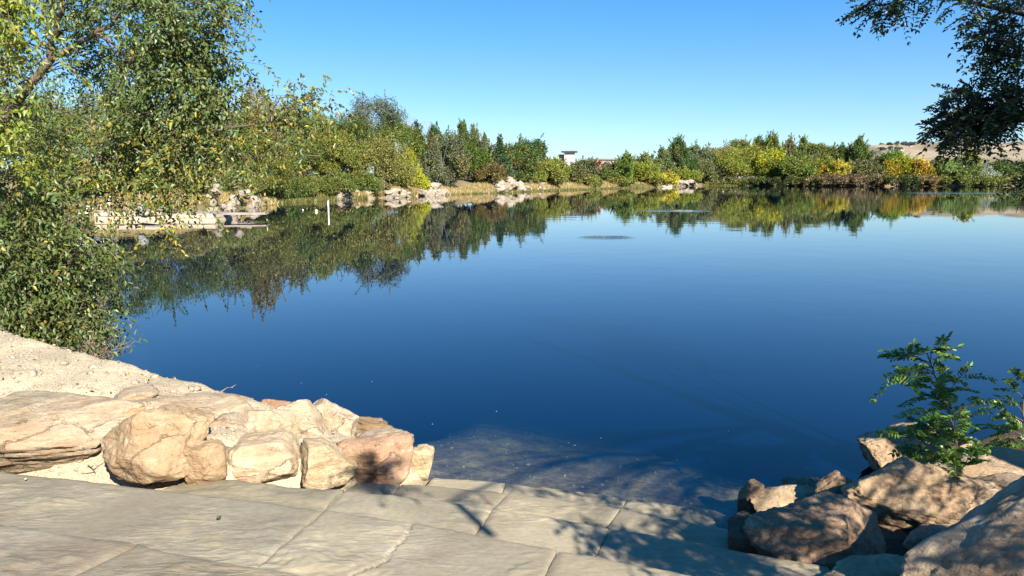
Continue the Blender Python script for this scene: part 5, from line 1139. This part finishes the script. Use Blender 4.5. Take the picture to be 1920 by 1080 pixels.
# the tree whose dark branches hang in from above; it stands on the right bank beside the camera and shades the stones
tree_base = np.array([5.6, 1.4, ground_z(5.6, 1.4) - .1])
stems = []; tips = []
trunk = spline([tree_base, tree_base + [-.1, .1, 1.5], tree_base + [-.3, .3, 3.0], tree_base + [-.5, .6, 4.6], tree_base + [-.7, .8, 6.0]], 18)
stems.append((trunk, .20, .07))
def bough(pts, r0, r1, n=16):
    P = spline(np.array(pts), n); stems.append((P, r0, r1)); return P
bo1 = bough([trunk[9], aty(2150, 20, 4.6), aty(2000, 40, 6.2), aty(1900, 22, 6.8), aty(1800, 0, 7.0), aty(1740, -8, 7.1), aty(1650, 12, 7.2)], .036, .005)
bo2 = bough([trunk[7], aty(2200, 150, 4.8), aty(2020, 130, 6.0), aty(1920, 110, 6.5), aty(1850, 100, 6.6)], .028, .006)
bo3 = bough([trunk[6], aty(2250, 260, 4.8), aty(2050, 230, 5.8), aty(1930, 225, 6.2), aty(1850, 230, 6.3), aty(1790, 250, 6.3)], .028, .005)
bo4 = bough([aty(2050, 230, 5.8), aty(1990, 300, 6.0), aty(1935, 335, 6.1)], .02, .006)
OVER = [((1605, 1700, -5, 40), (6.9, 7.4), 34), ((1690, 1770, -25, 26), (6.8, 7.3), 16), ((1770, 1930, -40, 20), (6.4, 7.2), 34), ((1808, 1930, 28, 82), (6.3, 7.0), 48), ((1832, 1930, 85, 145), (6.3, 6.9), 52), ((1775, 1930, 165, 210), (6.0, 6.6), 80), ((1757, 1885, 208, 262), (6.0, 6.5), 125),
        ((1870, 1935, 150, 205), (6.0, 6.6), 16), ((1880, 1930, 205, 235), (6.0, 6.5), 22), ((1918, 1960, 315, 342), (6.0, 6.3), 10), ((1935, 2060, 0, 235), (5.4, 6.6), 80)]
r5 = np.random.default_rng(91)
BP = np.concatenate([bo1, bo2, bo3, bo4])
for (u0, u1, v0, v1), (d0, d1), n in OVER:
    for q in range(int(n * 1.4)):
        c = aty(r5.uniform(u0, u1), r5.uniform(v0, v1) - 8, r5.uniform(d0, d1))
        k_ = int(np.argmin(np.linalg.norm(BP - c, axis=1))); b = BP[k_]; d = c - b
        if q % 2 == 0: stems.append((spline([b, (b + c) / 2 + np.array([0, 0, .05]), c], 5), .005, .0015))
        tips.append((c - d / (np.linalg.norm(d) + 1e-6) * .06, d / (np.linalg.norm(d) + 1e-6) * .6 + r5.normal(size=3) * .6 + np.array([-.3, 0, -.3])))
# the crown goes on above the frame, towards the sun, and keeps the hanging branches in shade
for (u0, u1, v0, v1), (d0, d1), n in OVER:
    for q in range(int(n * 2.3)):
        c = aty(r5.uniform(u0, u1), r5.uniform(v0, v1), r5.uniform(d0, d1)) + SD * r5.uniform(2.6, 4.4) + r5.normal(size=3) * .12
        if c[2] < CAM_H + c[1] * .245 and c[0] < .72 * c[1]: continue
        tips.append((c, r5.normal(size=3)))
# crown above and behind the camera: branch ends sit where the sun passes on its way to the shaded stones
SHADE = [(1345, 1030, .40, .16, 44), (1300, 1062, .40, .14, 24), (1365, 990, .25, .20, 44), (1375, 1060, .45, .22, 50), (1320, 1000, .30, .14, 40), (1345, 1075, .5, .16, 30), (1250, 1032, .40, .13, 34), (1180, 1012, .40, .12, 22), (1130, 1008, .40, .10, 12), (1105, 1002, .40, .12, 9), (1225, 1008, .40, .12, 26), (1075, 985, .40, .06, 2),
         (1290, 970, .24, .10, 28), (1215, 962, .24, .07, 8), (1345, 960, .1, .12, 24), (1240, 948, .08, .07, 4), (1150, 935, .08, .07, 7), (1080, 922, .08, .09, 9), (1010, 911, .08, .07, 6), (950, 905, .08, .05, 2), (900, 928, .24, .05, 2), (850, 928, .24, .05, 2), (712, 912, .24, .06, 12), (700, 880, .30, .08, 34),
         (1405, 945, .2, .12, 8), (1420, 1030, .3, .25, 30), (1480, 1060, .4, .22, 16), (1540, 1050, .4, .25, 14), (1540, 925, .1, .2, 20), (1570, 960, .2, .15, 5), (1650, 1020, .2, .2, 12), (1600, 1005, .2, .2, 8), (1720, 1020, .3, .25, 14), (1760, 1050, .4, .25, 22), (1840, 1000, .6, .3, 28), (1880, 940, .5, .25, 18), (1840, 1070, .6, .3, 24), (1900, 1040, .7, .3, 16), (1760, 900, .4, .2, 5), (1660, 900, .3, .12, 4), (1820, 880, .5, .2, 4), (1640, 850, .4, .10, 4), (1440, 965, .2, .06, 2), (1640, 960, .4, .06, 2)]
for u, v, z, rad, n in SHADE:
    p0 = at(u, v, z)
    for s in range(n):
        tt = r5.uniform(5.0, 7.6)
        a = r5.normal(size=3) * rad * .55
        a -= SD * (a @ SD)
        near_ = p0 + SD * r5.uniform(3.4, 4.6) + a
        c = near_ if (near_[1] < .1 or near_[0] > .76 * near_[1] + .45) else p0 + SD * tt + a
        # keep the branch ends out of the field of view
        tips.append((c, r5.normal(size=3) + np.array([0, 0, -.2])))
    cc = p0 + SD * 6.3
    k_ = int(np.argmin(np.linalg.norm(trunk - cc, axis=1))); k_ = max(6, min(k_, 15)); b0 = trunk[k_]
    stems.append((spline([b0, (b0 + cc) / 2 + np.array([0, 0, .25]), cc], 8), .022, .004))
# a straight hanging twig whose shadow crosses the light slab
q0 = at(922, 1003, .40) + SD * 6.0; q1 = q0 + np.array([0, 0, .36])
stems.append((np.array([q0, (q0 + q1) / 2, q1]), .030, .028))
stems.append((spline([trunk[9], (trunk[9] + q1) / 2 + np.array([0, 0, .3]), q1], 10), .03, .012))
locust('locust_tree', 'dark locust tree overhanging from the upper corner, its leaves in shade', 'tree', tree_base, stems, tips, .19, 7, .046, (.026, .046, .011), 92, .05, 'dark_bark', tube=False, nb=(0, 0, .8), wf=.46)  # leaf tint darkened, so part of the shade is in the colour

# ------------------------------------------------------------------ floating dock, railing, marker post
dk = empty('floating_dock', at(180, 415), 'long beige floating dock with a grey brown deck', 'dock')
l0 = np.array(dk.location)
def dock_box(name, u0, u1, v, z0, z1, dep, material, y_off=0, inset=0):
    a, b_ = at(u0, v), at(u1, v); c = (a + b_) / 2; ln = np.linalg.norm(b_ - a) - inset
    mb = MB(); mb.box((c[0] - l0[0], c[1] - l0[1] + dep / 2 + y_off, (z0 + z1) / 2 - l0[2]), (ln, dep, z1 - z0), math.atan2(b_[1] - a[1], b_[0] - a[0])); return mb.build(name, M[material], dk)
dock_box('hull', 178, 300, 413, -.1, .22, 2.2, 'dock_beige'); dock_box('side_board', 178, 300, 413, .25, .50, 2.2, 'dock_beige', -.05); dock_box('deck', 178, 300, 413, .505, .56, 2.1, 'dock_deck', .0)
dock_box('hull', 303, 404, 414.5, -.1, .16, 2.6, 'dock_beige'); dock_box('side_board', 303, 404, 414.5, .19, .38, 2.6, 'dock_beige', -.05); dock_box('deck', 303, 404, 414.5, .385, .43, 2.5, 'dock_deck', .0)
mb = MB(); mb.box(np.array(at(345, 402, .45)) - l0 + [0, 3, -.1], (7, 1.0, .10), .12); mb.build('gangway', M['dock_deck'], dk)
ra = empty('dock_railing', at(205, 402, .56), 'white metal railing frame standing on the dock', 'railing'); l1 = np.array(ra.location)
for u in (206, 214):
    p = at(u, 402, .56) - l1; mb = MB(); mb.tube(np.array([p, p + [0, 0, .45], p + [0, 0, .92]]), .03, 8); mb.build('post', M['aluminium'], ra, True)
p, q = at(190, 402, .56) - l1 + [0, 0, .92], at(214, 402, .56) - l1 + [0, 0, .92]
mb = MB(); mb.tube(np.array([p, (p + q) / 2, q]), .028, 8); mb.build('handrail', M['aluminium'], ra, True)
p, q = at(135, 403, .56) - l1 + [0, 0, .05], at(190, 402, .56) - l1 + [0, 0, .10]
mb = MB()
for dz in (0, .35): mb.tube(np.array([p + [0, 0, dz], (p + q) / 2 + [0, 0, dz], q + [0, 0, dz]]), .03, 8)
for s in np.linspace(0, 1, 6): 
    e = p + (q - p) * s; f_ = p + (q - p) * min(1, s + .18); mb.tube(np.array([e, (e + f_) / 2 + [0, 0, .17], f_ + [0, 0, .35]]), .018, 6)
mb.build('ramp_truss', M['aluminium'], ra, True)
cv = MB(); V, F = rock_shape(500, 3, 4, .2, .03); cv.add(V * np.array([.28, .3, .3]), F)
tag(cv.build('boat_cover', M['cover_grey'], None, True, loc=at(257, 402, .56) + [0, .4, .2]), 'small grey rounded cover lying on the dock', 'cover')
pb = at(616, 399)
mk = empty('marker_post', pb, 'white marker post standing upright in the water', 'post')
mb = MB(); mb.tube(np.array([[0, 0, -.4], [0, 0, .4], [0, 0, .82]]), .055, 12); mb.build('pole', M['white_paint'], mk, True)
mb = MB(); mb.tube(np.array([[0, 0, .822], [0, 0, .84], [0, 0, .86]]), [.058, .05, .02], 12); mb.build('cap', M['white_paint'], mk, True)
V, F = ICO[3]
for u, v, s, lb in ((593, 397, .11, 'white round float bobbing beside the marker post'), (568, 394, .06, 'tiny white float farther off from the marker post')):
    fl_ = empty('float', at(u, v), lb, 'float'); mb = MB(); mb.add(V * s * np.array([1, 1, .85]) + [0, 0, s * .5], F); mb.build('ball', M['white_paint'], fl_, True)
    mb = MB(); mb.tube(np.array([[0, 0, s * 1.2], [0, 0, s * 1.5], [0, 0, s * 1.7]]), s * .2, 8); mb.build('knob', M['white_paint'], fl_, True)
# posts on the white slope
for u, h, col, lb, nm in ((957, 1.35, 'white_paint', 'thin white post on top of the big white slope', 'slope_post'), (968, 1.25, 'far_bark', 'thin dark post on top of the big white slope', 'slope_post')):
    y = shore_y(u) + 4; x = aty(u, 340, y)[0]; z = ground_z(x, y)
    r_ = empty(nm, (x, y, z), lb, 'post'); mb = MB(); mb.tube(np.array([[0, 0, -.2], [0, 0, h * .5 + .6], [0, 0, h + .6]]), .07, 8); mb.build('pole', M[col], r_, True)
y = shore_y(962) + 4.2; x = aty(962.5, 340, y)[0]; z = ground_z(x, y)
r_ = empty('notice_board', (x, y, z), 'small white notice board on top of the big white slope', 'sign')
mb = MB(); mb.box((0, 0, 1.55), (.34, .04, .5)); mb.build('panel', M['white_paint'], r_); mb = MB(); mb.box((0, .05, .8), (.07, .05, 1.6)); mb.build('post', M['far_bark'], r_)

# ------------------------------------------------------------------ buildings beyond the trees
def px_box(u0, u1, v0, v1, y): a, b_ = aty(u0, v1, y), aty(u1, v0, y); return a, b_
y = 330.0
def P_(u, v): return aty(u, v, y)
tw = empty('tower_building', (P_(1065, 335)[0], y, 1.0), 'white square tower with a dark flat overhanging roof', 'building'); l0 = np.array(tw.location)
a, b_ = P_(1060, 320), P_(1077, 286); sd = b_[0] - a[0]
c = np.array([(a[0] + b_[0]) / 2, y + sd / 2, 0]) - l0
rot = -.32
mb = MB(); mb.box((c[0], c[1], b_[2] / 2 - l0[2]), (sd * .98, sd, b_[2]), rot); mb.build('wall', M['stucco'], tw)
mb = MB(); mb.box((c[0] - .1, c[1], b_[2] - l0[2] + .35), (sd * 1.55, sd * 1.5, .7), rot); mb.build('roof', M['roof_dark'], tw)
fwd = np.array([math.sin(rot), -math.cos(rot)]) * (sd / 2 + .04)
zw = P_(1070, 293)[2] - l0[2]
wn = MB(); wn.box((c[0] + fwd[0] + .35, c[1] + fwd[1] + .1, zw), (sd * .52, .12, .95), rot); w_ = wn.build('window', M['roof_dark'], tw)
wn = MB(); wn.box((c[0] + fwd[0] + .35 , c[1] + fwd[1] + .0, zw), (sd * .46, .12, .80), rot); wn.build('pane', M['glass_dark'], w_)
a2, b2 = P_(1050, 320), P_(1062, 291)
mb = MB(); mb.box(((a2[0] + b2[0]) / 2 - l0[0], c[1] + 2.2, b2[2] / 2 - l0[2]), (b2[0] - a2[0], sd * .8, b2[2]), rot); mb.build('side_wing', M['brown_wall'], tw)
mb = MB(); mb.box(((a2[0] + b2[0]) / 2 - l0[0] + .2, c[1] + 2.2, b2[2] - l0[2] + .2), (b2[0] - a2[0] + .8, sd, .4), rot); mb.build('wing_roof', M['roof_dark'], tw)
lo = empty('long_building', (P_(1170, 335)[0], y + 15, 1.0), 'low long brown building with a flat grey roof', 'building'); l0 = np.array(lo.location)
def bx(name, u0, u1, vt, dep, material, z0=0.0, zoff=0, parent=lo, yo=0.0):
    yy_ = y + 15
    a, b_ = aty(u0, vt, yy_), aty(u1, vt, yy_); mb = MB(); mb.box(((a[0] + b_[0]) / 2 - l0[0], dep / 2 + yo, (a[2] + z0) / 2 - l0[2] + zoff), (b_[0] - a[0], dep, a[2] - z0)); return mb.build(name, M[material], parent)
bx('wall', 1112, 1208, 300, 14, 'brown_wall')
bx('roof', 1110, 1212, 297.5, 15, 'grey_roof', aty(1110, 300, y + 15)[2] + .01, 0, lo, -.5)
bx('parapet', 1118, 1127, 301, .3, 'stucco', aty(1118, 304.5, y + 15)[2], 0, lo, -.35)
lo2 = empty('far_building', (P_(1000, 335)[0], y + 60, 1.0), 'low tan building glimpsed between the pine and the tower', 'building'); l0 = np.array(lo2.location)
bx('wall', 985, 1048, 296, 14, 'brown_wall', 0, 0, lo2); bx('roof', 983, 1050, 294.5, 15, 'grey_roof', aty(983, 296, y + 15)[2] + .01, 0, lo2, -.5)
# houses and their dark trees on the hill crest
rh = np.random.default_rng(3)
for q, (u, v) in enumerate([(1698, 270), (1704, 271), (1711, 269.5), (1717, 272), (1722, 270), (1729, 269), (1736, 270), (1684, 279), (1688, 278), (1690, 282), (1708, 275), (1740, 273), (1664, 281), (1672, 282)]):
    p = hill_at(u, v + 1.0); w = rh.uniform(7, 13); h = rh.uniform(4, 6); rz = rh.uniform(-.6, .6)
    crest = q < 7 or q in (10, 11)
    hs = empty('house', (p[0], p[1], p[2] - 1), 'tiny pale house on the crest of the dry hill' if crest else 'tiny pale house part way down the dry hillside', 'house', 'houses on the hill crest' if crest else 'houses part way down the hill')
    mb = MB(); mb.box((0, 0, h / 2), (w, w * .7, h), rz); mb.build('wall', M['stucco'], hs)
    mb = MB(); ca, sa = math.cos(rz), math.sin(rz)
    R_ = np.array([[-.56, -.42, 0], [.56, -.42, 0], [.56, .42, 0], [-.56, .42, 0], [-.5, 0, .22], [.5, 0, .22]]) * w; R_[:, 2] += h + .02
    R_ = np.column_stack([R_[:, 0] * ca - R_[:, 1] * sa, R_[:, 0] * sa + R_[:, 1] * ca, R_[:, 2]])
    mb.add(R_, [[0, 1, 5, 4], [2, 3, 4, 5]]); mb.add(R_, [[0, 4, 3], [1, 2, 5]]); mb.build('roof', M['grey_roof'], hs)
    mb = MB(); mb.box((math.sin(rz) * w * .36, -math.cos(rz) * w * .36, h * .55), (w * .3, .2, h * .3), rz); mb.build('window', M['glass_dark'], hs)
for q in range(34):
    row = q % 3
    u, v = (rh.uniform(1652, 1742), rh.uniform(268.5, 273)) if row < 2 else (rh.uniform(1646, 1694), rh.uniform(278, 283))
    p = hill_at(u, v + .8); s = rh.uniform(5, 9)
    tree('hill_tree', 'tiny dark tree among the houses on the hill crest' if row < 2 else 'tiny dark tree in the band part way down the hill', 'tree', (p[0], p[1], p[2] - .8), s, s * rh.uniform(1.2, 2.0), 'round', (.10, .115, .095), 900 + q, 0,  # leaf colour greyed and lightened to paint in distance haze
         'trees among the crest houses' if row < 2 else 'trees part way down the hill', 1.6, .5)
